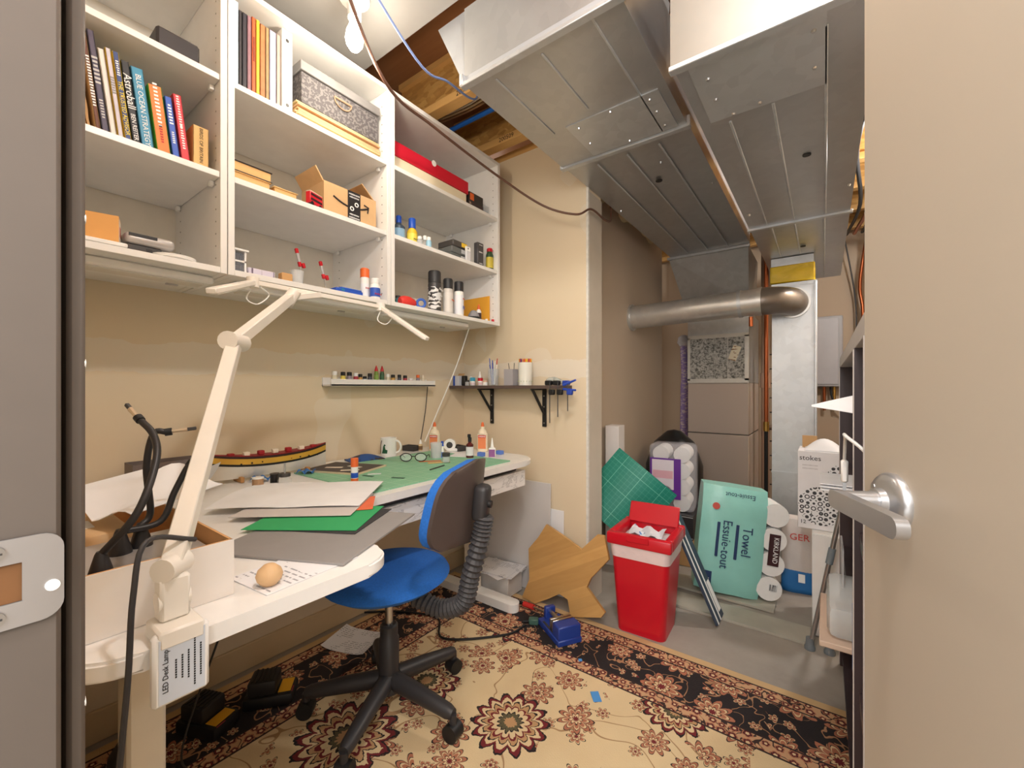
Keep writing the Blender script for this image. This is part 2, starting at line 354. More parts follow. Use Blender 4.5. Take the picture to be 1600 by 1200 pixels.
# the open door
hx, hy, lx, ly = .33, .06, .042, .728
dl = math.hypot(lx-hx, ly-hy); ang = math.atan2(ly-hy, lx-hx)
dr = T('door_1', 'taupe painted door standing open with satin lever', 'door', (hx, hy, .012), ang); dr['kind'] = 'structure'
B('door_leaf', dr, (dl/2, -.0175, 1.0), (dl, .035, 2.0), TAUPE, .002)
lv = bpy.data.objects.new('lever_handle', None); C.objects.link(lv); lv.parent = dr; lv.location = (dl-.062, 0, .973); lv['label'] = 'satin nickel lever handle on round rose'
SAT = M((196, 196, 198), .3, .85)
def rose(bm):
    lathe(bm, [(.034, 0), (.034, .005), (.031, .009), (.024, .011), (.0155, .013), (.0145, .02)], 32); bmesh.ops.rotate(bm, verts=bm.verts, cent=(0, 0, 0), matrix=Matrix.Rotation(-PI/2, 3, 'X')); return bm
obj('rose', rose(new()), SAT, lv); CY('neck', lv, (0, .012, 0), (0, .058, 0), .0115, SAT, .0105, 20)
obj('lever', prism(new(), [(x, y) for x, y in rrect(.13, .022, .010)], .05, .062, Matrix.Translation((-.05, 0, -.001)) @ Matrix(((1, 0, 0, 0), (0, 0, 1, 0), (0, 1, 0, 0), (0, 0, 0, 1)))), SAT, lv)
for a in (.6, 3.7): CY('screw', lv, (.024*math.cos(a), .0105, .024*math.sin(a)), (.024*math.cos(a), .012, .024*math.sin(a)), .0035, STEEL)
# ================================================================ DUCTS
def strip(par, name, c, s): return B(name, par, c, s, GALV2, .002)
DL = T('supply_duct', 'long galvanised rectangular duct ending over the furnace', 'duct', (0, 0, 2.15))
a, b, z1 = -.985, -.43, .26
B('duct_section', DL, ((a+b)/2, 1.4, z1/2), (b-a, .68, z1), GALV); B('duct_section', DL, ((a+b)/2, 2.6, z1/2+.004), (b-a, 1.72, z1-.008), GALV)
obj('riser', hexa(new(), [(a-.002, 1.057, .006), (b, 1.057, .006), (b, 1.45, .006), (a-.002, 1.45, .006)], [(a-.17, 1.10, .30), (b, 1.10, .30), (b, 1.5, .30), (a-.17, 1.5, .30)]), M((184, 188, 194), .45, .5, .05, 30), DL)
for y in (1.06, 1.74): strip(DL, 'drive_cleat', ((a+b)/2, y, -.004), (b-a+.02, .026, .014)); B('cleat_tab', DL, (a-.004, y, .012), (.016, .03, .04), GALV2, .002); B('cleat_tab', DL, (b+.004, y, .012), (.016, .03, .04), GALV2, .002)
for x, y0, y1 in ((-.88, 1.10, 1.48), (-.70, 1.10, 1.42), (-.84, 1.80, 3.4), (-.70, 1.80, 3.4), (-.56, 1.80, 3.4), (-.52, 1.08, 1.72)): strip(DL, 'rib', (x, (y0+y1)/2, -.001), (.008, y1-y0, .006))
B('patch_plate', DL, (-.64, 1.59, -.002), (.36, .25, .004), GALV2)
for x, y in ((-.78, 1.5), (-.64, 1.48), (-.5, 1.5), (-.5, 1.58), (-.5, 1.68), (-.79, 1.62), (-.65, 1.7), (-.95, 2.35), (-.6, 1.95), (-.45, 2.3)):
    CY('screw', DL, (x, y, -.009), (x, y, -.001), .004, STEEL, .007, 8)
CY('test_plug', DL, (-.66, 2.12, -.004), (-.66, 2.12, 0), .016, BLACK)
# transition down to the furnace plenum, with a cross break
def trans(bm):
    A = [(-1.0, 3.46, .0), (-.44, 3.46, 0), (-.44, 4.0, 0), (-1.0, 4.0, 0)]; D = [(-.94, 3.8, -.42), (-.48, 3.8, -.42), (-.48, 4.2, -.42), (-.94, 4.2, -.42)]
    hexa(bm, A, D); f = [q for q in bm.faces if q.calc_center_median().y < 3.7 and -.4 < q.calc_center_median().z < -.02][0]
    r = bmesh.ops.poke(bm, faces=[f]); r['verts'][0].co.y -= .02; return bm
obj('transition', trans(new()), GALV2, DL, False); strip(DL, 'drive_cleat', (-.72, 3.46, -.002), (.58, .022, .02))
DR = T('return_duct', 'galvanised rectangular duct running above the vertical drop', 'duct', (0, 0, 1.95))
a, b = -.316, .0975
B('duct_section', DR, ((a+b)/2, 1.83, .14), (b-a, 1.4, .28), GALV); B('duct_section', DR, ((a+b)/2, 3.25, .142), (b-a, 1.44, .276), GALV)
B('end_cap', DR, ((a+b)/2, 1.128, .2), (b-a+.01, .008, .4), M((128, 123, 116), .5, .5, .05, 20))
for y in (1.135, 2.53): strip(DR, 'drive_cleat', ((a+b)/2, y, -.004), (b-a+.02, .024, .014))
B('patch_plate', DR, (-.14, 1.29, -.002), (.29, .28, .004), GALV2)
for x, y0, y1 in ((-.235, 1.46, 2.5), (-.12, 1.44, 2.5), (.004, 1.2, 2.5), (-.22, 2.56, 3.15), (-.12, 2.56, 3.15), (.0, 2.56, 3.9)): strip(DR, 'rib', (x, (y0+y1)/2, -.001), (.008, y1-y0, .006))
for x, y in ((-.25, 1.22), (-.25, 1.32), (-.02, 1.2), (-.02, 1.34), (-.15, 1.41), (-.22, 1.42), (.08, 2.2), (-.29, 2.3)): CY('screw', DR, (x, y, -.009), (x, y, -.001), .004, STEEL, .007, 8)
for x, y in ((-.05, 1.83), (-.1, 3.0)): CY('test_plug', DR, (x, y, -.004), (x, y, 0), .013, BLACK)
DV = T('duct_drop', 'tall vertical galvanised duct with yellow tape at its top', 'duct', (-.155, 3.32, 0))
B('duct_section', DV, (0, 0, .89), (.235, .25, 1.78), GALV2); B('corner_seam', DV, (.112, -.127, .9), (.014, .008, 1.76), GALV2, .002); B('lower_joint', DV, (0, 0, .58), (.241, .256, .012), GALV2)
YT = M((222, 190, 40), .35, 0, .2, 14, .5)
B('collar', DV, (-.01, 0, 1.925), (.225, .24, .05), GALV2); B('yellow_tape', DV, (-.01, 0, 1.845), (.238, .254, .11), YT, .006); B('joint_band', DV, (0, 0, 1.775), (.241, .256, .02), GALV2)
# round pipe across, elbow at the drop
PP = T('round_duct_pipe', 'round galvanised pipe crossing from alcove wall to the vertical duct', 'pipe', (-1.14, 3.02, 1.635))
PM = m_galv('pipe_steel', .34, (222, 220, 216))
CY('pipe', PP, (.0, 0, 0), (.82, 0, .02), .082, PM, None, 28); CY('wall_flange', PP, (.0, 0, 0), (.014, 0, 0), .096, PM, None, 28); CY('joint_ring', PP, (.70, 0, .017), (.72, 0, .018), .087, GALV2, None, 28); CY('joint_ring', PP, (.80, 0, .02), (.83, 0, .02), .087, PM, None, 28)
obj('elbow', tube(new(), [(.82+.16*math.sin(t), .16-.16*math.cos(t), .02) for t in [k*PI/2/6 for k in range(7)]], .084, 28), m_galv('dark_pipe_steel', .3, (140, 130, 122)), PP)
CY('joint_ring', PP, (.98, .155, .02), (.98, .17, .02), .095, PM, None, 28)
CY('hanger_strap', PP, (.77, 0, -.07), (.77, 0, -.13), .012, COPPER)
# ================================================================ FURNACE and the things around it
FU = T('furnace', 'beige furnace cabinet under a foil-faced galvanised plenum', 'furnace', (-.709, 4.1, 0))
FB = M((196, 182, 172), .42, 0, .03, 3)
B('lower_panel', FU, (0, 0, .37), (.46, .6, .74), FB, .006); B('upper_panel', FU, (0, 0, .953), (.46, .6, .416), FB, .006); B('panel_gap', FU, (0, .005, .7425), (.455, .6, .008), DGREY)
B('plenum', FU, (0, 0, 1.444), (.46, .6, .566), GALV2)
def foil():
    t = NT('foil_insulation'); n = t.noise(t.coord(), 60, 5, .7); t.bump(n, .6, .01)
    return t.fin(t.ramp(n, [(.4, (96, 96, 92)), (.52, (176, 176, 172)), (.7, (208, 208, 204))]), .4, .4)
B('foil_panel', FU, (-.005, -.302, 1.36), (.44, .008, .35), foil())
for c, s in (((0, -.305, 1.545), (.46, .006, .03)), ((0, -.305, 1.178), (.46, .006, .035)), ((-.22, -.305, 1.36), (.02, .006, .36)), ((.215, -.305, 1.36), (.03, .006, .36)), ((.08, -.307, 1.36), (.004, .004, .35))): B('tape_strip', FU, c, s, M((214, 212, 206), .4, .2, .1, 40, .3))
B('service_tag', FU, (.13, -.309, 1.40), (.06, .003, .12), m_print((236, 228, 206), (150, 110, 70), 30, .4), 0, (0, .35, 0))
WP = M((120, 96, 78), .6)
for i, (x, r, y) in enumerate(((-1.07, .011, 4.45), (-1.03, .011, 4.45), (-.995, .011, 4.43), (-.96, .011, 4.43))):
    p = CY('copper_pipe', None, (x, y, 0 if i else 1.25), (x, y, 2.71), r, COPPER); tag(p, 'copper pipe running floor to ceiling left of the furnace' if i else 'short copper pipe ending at the small wooden block', 'pipe', 'copper pipes left of the furnace')
p = T('copper_drop_pipe', 'copper pipe with brass valve joining a black pipe right of furnace', 'pipe', (-.345, 3.62, 0))
CY('copper_length', p, (0, 0, .86), (0, 0, 2.2), .014, COPPER); CY('valve', p, (0, 0, .8), (0, 0, .87), .02, BRASS); CY('black_length', p, (0, 0, 0), (0, 0, .8), .013, BLACK); CY('cross_fitting', p, (-.09, 0, .27), (.0, 0, .27), .01, GREY); CY('coupling', p, (0, 0, .2), (0, 0, .27), .018, GREY)
p = T('vent_pipe', 'brown plastic vent pipe hugging the furnace side', 'pipe', (-.385, 3.98, 0)); CY('pipe_length', p, (0, 0, 0), (0, 0, 2.7), .030, M((150, 122, 104), .5)); CY('pipe_coupling', p, (0, 0, 1.12), (0, 0, 1.24), .038, M((164, 132, 112), .5)); CY('branch', p, (0, 0, .8), (.1, 0, .8), .02, WP)
p = T('cable_ladder', 'black wire rack standing behind the copper pipe', 'rack', (-.40, 4.45, 0))
for x in (-.04, .04): CY('upright', p, (x, 0, 0), (x, 0, 1.5), .006, BLACK)
for k in range(11): CY('rung', p, (-.04, 0, .12+.13*k), (.04, 0, .12+.13*k), .005, BLACK)
p = T('wall_panel', 'grey metal utility box on the far wall with pipes below', 'utility box', (-.0, 4.69, 1.14)); B('cabinet', p, (0, 0, .3), (.26, .12, .62), M((168, 166, 168), .4), .008); B('door_panel', p, (-.01, -.064, .3), (.22, .008, .58), M((182, 180, 184), .4), .004)
for x in (-.08, .0, .07): CY('pipe_stub', p, (x, 0, -.22), (x, 0, 0), .012, BRASS if x else COPPER)
obj('flex_hose', tube(new(), spline([(.04, 0, 0), (.06, -.03, -.12), (.12, -.04, -.2), (.2, -.02, -.22)]), .008), BLACK, p)
for i, (x, y, mt, lb, r) in enumerate(((.26, 4.6, COPPER, 'copper riser beside the grey utility box', .013), (.31, 4.55, BLACK, 'black insulated riser beside the grey utility box', .022), (.22, 4.66, DGREY, 'thin dark cable rising beside the grey utility box', .006))):
    tag(obj('riser_pipe', tube(new(), spline([(x, y, 1.2), (x, y, 1.75), (x-.02, y-.02, 2.0), (x+.03-.06*i, y-.1, 2.44)]), r, 10), mt), lb, 'pipe')
for i in range(6):
    x = .15+.05*i; mt = (BLACK, COPPER, DGREY, M((60, 80, 120), .5), BLACK, M((150, 60, 44), .5))[i]
    nm = ('black', 'copper', 'dark grey', 'dull blue', 'looping black', 'rust red')[i]
    tag(obj('ceiling_line', tube(new(), spline([(x, 1.6, 2.42), (x+.02, 2.2, 2.36-.02*i), (x-.01, 2.9, 2.40), (x+.04, 3.6, 2.33), (x, 4.5, 2.4)]), .011+.003*(i % 2), 8), mt), nm+' line running along the joists right of the return duct', 'cable')
bt = T('bent_rug_roll', 'patterned cloth bundle hanging left of the foil plenum', 'bundle', (-1.03, 4.02, 0))
obj('cloth', tube(new(), spline([(.0, 0, 0), (.0, .02, .7), (.01, 0, 1.2), (.0, .0, 1.5)]), [.032]*6+[.036]*6+[.03]*6+[.03], 10), m_print((104, 80, 120), (150, 130, 130), 30, .45), bt); obj('cap', lathe(new(), [(.035, 0), (.055, .03), (.045, .08), (.02, .1)], 16, (.0, 0, 1.5)), M((150, 140, 136), .6), bt)
tag(B('valve_block', None, (-1.07, 4.4865, 1.30), (.14, .05, .1), DLUMBER, .004), 'small wooden block behind the furnace copper pipes', 'block')
# ================================================================ WALL CABINETS
CF, CB = -1.445, 1.462          # cabinet front plane, underside
Z1, Z2, Z3 = 1.480, 1.765, 2.055  # tops of bottom panel, lower shelf, upper shelf
def cabinet(y0, y1, label):
    t = T('wall_cabinet', label, 'cabinet', (XL, (y0+y1)/2, CB), 0, 'open white wall cabinets'); w_ = y1-y0; d = CF-XL
    for s_ in (-1, 1): B('side_panel', t, (d/2, s_*(w_/2-.009), .45), (d, .018, .9), WHITE, .001)
    B('bottom_panel', t, (d/2, 0, .009), (d, w_-.036, .018), WHITE, .001); B('top_panel', t, (d/2, 0, .891), (d, w_-.036, .018), WHITE, .001); B('back_panel', t, (.004, 0, .45), (.006, w_-.036, .864), M((232, 226, 214), .5))
    for z in (Z2, Z3):
        sh = B('shelf', t, (d/2+.004, 0, z-CB-.009), (d-.014, w_-.038, .018), WHITE, .001)
        for x in (d-.05, .06): B('shelf_pin', sh, (x, w_/2-.026, z-CB-.026), (.018, .012, .015), WHITE2, .002)
    bm = new()
    for k in range(22):
        for x in (d-.035, .06):
            if abs(.05+.037*k-(Z2-CB)) > .03 and abs(.05+.037*k-(Z3-CB)) > .03: cyl(bm, (x, w_/2-.0181, .05+.037*k), (x, w_/2-.0186, .05+.037*k), .0028, None, 8)
    o = obj('peg_holes', bm, M((150, 144, 138), .8), t); o['kind'] = 'stuff'
    return t
cabinet(.07, .513, 'open white wall cabinet holding the row of upright paperbacks')
cabinet(.515, 1.110, 'open white wall cabinet holding the smile-printed carton and grey lidded box')
cabinet(1.112, 1.842, 'open white wall cabinet holding spray cans and the long red box')
def strip_light(y0, y1, label):
    t = T('under_cabinet_light', label, 'light fixture', (CF-.12, (y0+y1)/2, CB), 0, 'strip lights under the wall cabinets'); L = y1-y0
    B('housing', t, (0, 0, -.012), (.11, L, .024), WHITE2, .005); B('diffuser', t, (.012, 0, -.0245), (.06, L-.04, .006), M((226, 222, 214), .3), .002); B('switch', t, (-.04, L*.3, -.026), (.01, .03, .005), LGREY, .001)
strip_light(.10, .50, 'white strip light under the cabinet of paperbacks'); strip_light(.56, 1.09, 'white strip light under the cabinet with the smile-printed carton'); strip_light(1.15, 1.66, 'white strip light under the cabinet of spray cans')
# ---- books: spines face the room
def book(y, z, th, h, dep, cols, label, group, lean=0.0, lines=(), x=CF-.03, name='book'):
    t = T(name, label, 'book', (x, y, z), PI/2, group, (0, 0, 0)); t.rotation_euler = Euler((0, -lean, PI/2))
    spine, cover = cols
    B('pages', t, (0, dep/2, h/2), (th-.003, dep-.006, h-.006), M((232, 224, 204), .8, 0, .1, 90)); B('spine', t, (0, .0008, h/2), (th, .0016, h), spine, .0004)
    for s_ in (-1, 1): B('cover', t, (s_*(th/2-.0007), dep/2, h/2), (.0014, dep, h), cover)
    for s, size, zc, mt in lines:
        if isinstance(s, int): marks(t, s, size, (0, -.0005, h*zc), mt, True)
        else: text(t, s, size, (0, -.0005, h*zc), mt, (PI/2, PI/2, 0))
    return t
WT = M((245, 245, 245), .6); BT = M((20, 20, 24), .6); YT2 = M((246, 224, 70), .6); RT = M((190, 40, 44), .6)
G1 = 'paperbacks in the cabinet'
NAVY = M((52, 70, 130), .5); TEAL = M((44, 138, 176), .45); OR = M((238, 128, 50), .5); GRN = M((122, 204, 50), .5); CRM = M((238, 226, 206), .6); PUR = M((74, 66, 90), .5, 0, .3, 30); TANB = M((226, 186, 120), .6)
def yz(px): return at(px, 200, X=CF-.03).y
BK = [(150, 159, .245, (M((112, 70, 56), .6, 0, .3, 20), CARD), 'brown spined paperback beside the torn cardboard sheet', [(18, .011, .5, WT)]),
      (160, 172, .25, (PUR, PUR), 'mottled grey violet book, tallest of the paperbacks', [(7, .016, .62, LGREY), (7, .011, .25, LGREY)]),
      (173, 184, .215, (M((232, 226, 222), .6), CRM), 'plain off-white paperback between violet and navy books', []),
      (185, 195, .225, (M((206, 200, 214), .5), YEL), 'pale lilac spined paperback with yellow cover', [(7, .010, .6, GREY)]),
      (196, 207, .225, (NAVY, M((244, 214, 70), .5)), 'navy paperback with yellow lettering', [('THE TRUSTED ADVISOR', .0125, .38, YT2), (7, .009, .82, WT)]),
      (208, 221, .212, (M((30, 32, 38), .5), BLACK), 'black paperback with big white title lettering', [('Astroball', .024, .64, WT), ('BEN REITER', .013, .22, WT)]),
      (222, 242, .208, (TEAL, TEAL), 'thick teal blue hardback with white title', [('BLUE OCEAN STRATEGY', .0165, .48, WT)]),
      (246, 268, .182, (OR, GRN), 'orange spined paperback with lime green cover', [(12, .016, .72, WT), (7, .011, .3, RT)]),
      (270, 282, .168, (BLUE, BLUE), 'small royal blue paperback beside the red one', [(7, .013, .72, WT), (6, .009, .35, WT)]),
      (284, 298, .185, (M((214, 44, 56), .45), RED), 'red paperback with a white title block', [(13, .011, .75, WT), (10, .011, .38, WT)])]
for p0, p1, h, cols, lb, ln in BK:
    y0, y1 = yz(p0), yz(p1); book((y0+y1)/2, Z2+.001+math.sin(.12)*(y1-y0)/2, y1-y0-.0022, h, .15, cols, lb, G1, .12, ln)
y0, y1 = yz(302), yz(326); book((y0+y1)/2, Z2+.0005, y1-y0, .122, .12, (TANB, TANB), 'short tan upright book about birds', G1, 0, [('BIRDS OF BRITAIN', .0125, .55, M((90, 66, 40), .6))])
def ragged(bm):
    pts = [(-.09, 0), (.09, 0)]+[(.09+random.uniform(-.008, .008), .03+k*.03) for k in range(8)]+[(-.09, .26)]
    return prism(bm, pts, 0, .005)
for i, (px, ln) in enumerate(((137, .12), (144, .12))):
    o = obj('cardboard_sheet', ragged(new()), CARD if i else CARD2); o.location = (CF-.13, yz(px), Z2+.004); o.rotation_euler = Euler((PI/2+ln, 0, 0)); tag(o, ('torn corrugated cardboard sheet against the cabinet side', 'torn corrugated cardboard sheet against the brown paperback')[i], 'cardboard', 'torn cardboard sheets')
o = B('dark_case', None, (CF-.1, .40, Z3+.031), (.16, .1, .06), M((50, 46, 48), .5), .006); tag(o, 'small dark case on the shelf above the paperbacks', 'case')
# ---- magazines and binders on the upper shelf of the middle cabinet
G2 = 'magazines and binders on the upper shelf'
y = .537
for i, (th, h, c, lb, ln) in enumerate(((.018, .27, M((206, 226, 240), .5), 'pale blue file folder beside the cabinet side', []), (.010, .25, M((60, 56, 60), .5, 0, .6, 90), 'spiral bound black notebook among the magazines', []), (.014, .25, M((56, 52, 60), .5), 'dark grey magazine beside the spiral notebook', []), (.013, .25, M((150, 110, 120), .5, 0, .3, 40), 'mauve magazine between dark grey and orange ones', []),
        (.013, .255, M((214, 100, 56), .5, 0, .2, 30), 'orange magazine beside the yellow one', [(16, .008, .6, BT)]), (.012, .255, M((246, 196, 56), .5), 'bright yellow spined magazine', []), (.017, .25, M((190, 120, 74), .6, 0, .4, 40), 'brown patterned magazine beside the yellow one', []), (.012, .25, M((170, 140, 96), .6, 0, .4, 40), 'thin tan magazine beside the lilac book', []), (.022, .25, M((190, 178, 204), .5, 0, .15, 30), 'lilac book with white lettering among the magazines', [(11, .014, .5, WT)]), (.014, .25, M((178, 160, 150), .5), 'taupe folder beside the white binder', []))):
    book(y+th/2, Z3+.001, th-.002, h, .2, (c, c), lb, G2, 0.0, ln); y += th
bi = T('ring_binder', 'white ring binder with finger holes beside the magazines', 'binder', (CF-.03, y+.022, Z3), PI/2, G2)
B('cover', bi, (0, .11, .1425), (.036, .22, .285), WHITE2, .002)
for z in (.03, .25): CY('finger_hole', bi, (0, -.0008, z), (0, .001, z), .006, DGREY)
# ---- pile of old papers with lidded storage box on top
y0 = y+.05; G3 = 'yellowed papers in the pile'
NB = 9
for k in range(NB):
    o = B('old_journal', None, (CF-.13+random.uniform(-.012, .012), (y0+1.088)/2+random.uniform(-.008, .008), Z3+.0005+.0075*k+.0037), (.2, 1.072-y0, .0066), M((226-k % 3*8, 190-k % 2*10, 140), .8, 0, .15, 60), .0015); tag(o, 'yellowed paper journal in the pile under the grey lidded box', 'journal', G3)
zb = Z3+.0075*NB+.001
sb = T('storage_box', 'grey patterned storage box with lid and metal label holder', 'box', (CF-.13, (y0+1.088)/2, zb), PI/2)
GP = m_print((84, 80, 82), (116, 112, 112), 90, .48, .7, (1, 1, 1)); LW = 1.06-y0
B('box_body', sb, (0, 0, .055), (LW-.012, .2, .11), GP, .002); B('lid', sb, (0, 0, .128), (LW, .214, .034), M((132, 130, 130), .6, 0, .1, 40), .002)
def ring(bm): 
    tube(bm, [(.035*math.cos(t), -.1035, -.001-.03*math.sin(t)) for t in [k*PI/10 for k in range(11)]], .0028, 6); return cyl(bm, (-.036, -.1035, 0), (.036, -.1035, 0), .004)
o = obj('label_holder', ring(new()), M((206, 178, 150), .35, .6), sb); o.location = (.0, 0, .085)
# ---- middle cabinet, lower shelf: old books, carton, toy bus
def flat_book(name, lb, px0, px1, z, th, dep, c, pg, grp):
    a, b = at(px0, 290, X=CF-.04).y, at(px1, 290, X=CF-.04).y; t = T(name, lb, 'book', (CF-.04, (a+b)/2, z), PI/2, grp); L = b-a
    B('pages', t, (0, dep/2, th/2), (L-.008, dep-.008, th-.006), pg, .001); B('cover', t, (0, dep/2, .0015), (L, dep, .003), c, .001); B('cover', t, (0, dep/2, th-.0015), (L, dep, .003), c, .001); B('spine', t, (0, dep, th/2), (L, .003, th), c); return t
TP = M((222, 178, 116), .7, 0, .12, 50)
flat_book('old_book', 'old tan book lying under the dark covered book', 362, 424, Z2+.0005, .038, .14, M((216, 172, 112), .7, 0, .15, 30), TP, 'old books lying flat'); flat_book('old_book', 'dark covered old book lying on the tan one', 364, 426, Z2+.039, .034, .12, M((60, 54, 54), .6), TP, 'old books lying flat')
flat_book('old_book', 'low yellowed book lying beside the toy bus', 428, 466, Z2+.0005, .034, .11, M((228, 192, 130), .7, 0, .2, 30), TP, 'old books lying flat')
a, b = at(506, 330, X=CF-.035).y, 1.062
cb = T('smile_carton', 'open shipping carton with black tape and a smile arrow', 'carton', (CF-.035, (a+b)/2, Z2+.0005), PI/2); L = b-a
KR = M((206, 168, 122), .8, 0, .06, 40)
for c, s in (((0, .002, .06), (L, .004, .12)), ((0, .158, .06), (L, .004, .12)), ((-L/2+.002, .08, .06), (.004, .152, .12)), ((L/2-.002, .08, .06), (.004, .152, .12)), ((0, .08, .002), (L-.008, .152, .004))): B('carton_wall', cb, c, s, KR)
B('flap', cb, (-L/2-.012, .08, .139), (.004, .15, .06), CARD2, 0, (0, -.6, 0)); B('flap', cb, (L/2-.03, .08, .142), (.004, .15, .085), CARD, 0, (0, -.85, 0))
B('black_tape', cb, (.012, -.0008, .06), (.055, .0012, .119), M((40, 38, 40), .4))
for s, z in ((9, .108), (8, .097), (8, .030), (9, .018)): marks(cb, s, .0085, (.012, -.0018, z), WT)
for x, z in ((.022, .072), (.002, .052)): obj('recycle_mark', tube(new(), [(x+.007*math.cos(t), -.0018, z+.007*math.sin(t)) for t in [k*2*PI/12 for k in range(13)]], .0022, 5), WT, cb)
for a_, b_ in ((-.075, -.016), (.04, .073)): obj('smile_arrow', tube(new(), [(x, -.0008, .055+.9*(x-.0)**2*4-.0*x) for x in [a_+(b_-a_)*k/8 for k in range(9)]], .0035, 6), M((44, 40, 42), .5), cb)
obj('arrow_tip', tube(new(), [(.056, -.0008, .084), (.077, -.0008, .079), (.072, -.0008, .056)], .003, 6), M((44, 40, 42), .5), cb)
bs = T('toy_bus', 'red toy double-decker bus in front of the carton', 'toy bus', (CF-.024, at(492, 320, X=CF-.02).y, Z2+.0005), PI/2+.35)
B('body', bs, (0, 0, .027), (.062, .02, .04), RED, .002); B('roof', bs, (0, 0, .0485), (.06, .019, .003), CRM, .001); B('windows', bs, (0, -.0102, .038), (.054, .0008, .008), M((60, 40, 44), .2)); B('windows', bs, (0, -.0102, .021), (.054, .0008, .008), M((60, 40, 44), .2))
for x in (-.02, .02): CY('wheel', bs, (x, -.0105, .007), (x, .0105, .007), .007, BLACK)
# ---- middle cabinet, bottom: small hobby things
zb = Z1+.0005
def sy(px, X): return at(px, 400, X=X).y
ln = T('model_lantern', 'small white window-framed lantern model', 'lantern', (CF-.05, sy(371, CF-.05), zb), PI/2)
for x in (-.016, .016):
    for yy in (-.016, .016): B('post', ln, (x, yy, .035), (.005, .005, .07), WHITE2)
for z in (.003, .038): B('rail', ln, (0, 0, z), (.037, .037, .005), WHITE2)
B('cap', ln, (0, 0, .073), (.048, .048, .006), WHITE2, .001); B('pane', ln, (0, 0, .035), (.028, .028, .06), m_clear((120, 124, 134), .1, .6))
o = obj('leather_pouch', lathe(new(), [(.001, 0), (.03, .002), (.036, .012), (.026, .024), (.001, .028)], 18), M((122, 66, 46), .5, 0, .25, 30)); o.scale = (.8, 1.5, 1); o.location = (CF-.09, sy(408, CF-.09), zb); tag(o, 'brown leather pouch behind the striped box', 'pouch')
o = B('striped_box', None, (CF-.035, sy(406, CF-.035), zb+.011), (.03, .08, .022), m_print((214, 208, 226), (110, 96, 120), 40, .4, .6, (1, 5, .2)), .001); tag(o, 'low lilac striped box before the leather pouch', 'box')
o = B('wood_block', None, (CF-.03, sy(446, CF-.03), zb+.014), (.03, .036, .028), M((206, 160, 106), .6), .003); tag(o, 'small tan wooden block beside the clear cup', 'block')
def cup(name, lb, loc, r, h, mt, cat='cup'):
    o = obj(name, lathe(new(), [(r*.85, 0), (r, h), (r-.0015, h), (r*.82, .002)], 20), mt); o.location = loc; return tag(o, lb, cat)
cup('plastic_cup', 'clear plastic cup between wooden block and clamp stand', (CF-.045, sy(464, CF-.045), zb), .022, .05, FROST)
def clampstand(px, h, lb):
    t = T('clamp_stand', lb, 'clamp stand', (CF-.09, sy(px, CF-.09), zb), PI/2, 'red tipped clamp stands'); B('base', t, (0, 0, .004), (.05, .04, .008), DGREY, .001)
    obj('stem', tube(new(), spline([(0, 0, .008), (.004, 0, h*.5), (-.004, 0, h)]), .0022, 6), STEEL, t)
    B('jaw', t, (-.008, 0, h+.022), (.009, .009, .05), LGREY, .002, (0, -.25, 0))
    for z, x in ((h+.05, -.015), (h+.004, -.004), (h+.002, .01)): B('red_tip', t, (x, 0, z), (.011, .011, .018), RED, .002, (0, -.25, 0))
clampstand(470, .085, 'taller red tipped clamp stand behind the clear cup'); clampstand(507, .06, 'shorter red tipped clamp stand behind the blue tray')
tr = T('blue_tray', 'blue plastic parts tray with hinged lid', 'tray', (CF-.045, sy(540, CF-.045), zb), PI/2); B('tray_body', tr, (0, 0, .008), (.115, .06, .016), BLUE, .003); B('lid', tr, (.01, 0, .019), (.09, .05, .006), M((50, 104, 206), .3), .002); B('latch', tr, (-.03, -.031, .01), (.014, .003, .008), TEALB)
def bottle(name, lb, loc, r, h, body, cap, label=None, neck=.45, caph=.2, group=None, tip=False, sq=False, cat='bottle', lblmat=None, rz=0.0, writing=None):
    """lathe bottle: body, cap, printed band"""
    t = T(name, lb, cat, loc, rz, group); hb = h*(1-caph)
    if sq: obj('body', prism(new(), rrect(2*r, 1.2*r, r*.3, 3), 0, hb), body, t)
    else: obj('body', lathe(new(), [(r*.94, 0), (r, h*.03), (r, hb*.82), (r*neck*1.05, hb*.97), (r*neck, hb)], 18), body, t)
    obj('cap', lathe(new(), [(r*neck*1.12, hb), (r*neck*1.12, h*.97), (r*neck*.9, h)] if not tip else [(r*neck*1.15, hb), (r*neck, hb+(h-hb)*.35), (r*.16, h)], 14), cap, t)
    if label:
        if sq: B('label_band', t, (0, -.6*r-.0004, hb*.42), (1.8*r, .0008, hb*.5), label)
        else: obj('label_band', lathe(new(), [(r+.0005, hb*.14), (r+.0005, hb*.7)], 18), label, t)
    if writing: marks(t, writing[0], writing[1], (0, -r-.001, hb*writing[2]), writing[3])
    return t
bottle('spray_bottle', 'white bottle with orange cap beside the blue tray', (CF-.06, sy(570, CF-.06), zb), .017, .125, WHITE2, ORANGE, M((238, 240, 244), .5), .95, .3, writing=(3, .010, .5, RT), rz=PI/2)
bottle('pill_bottle', 'short white bottle with blue and red bands', (CF-.028, sy(586, CF-.028), zb), .020, .085, WHITE2, WHITE2, M((50, 90, 190), .5), .75, .25, writing=(5, .011, .3, RT), rz=PI/2)
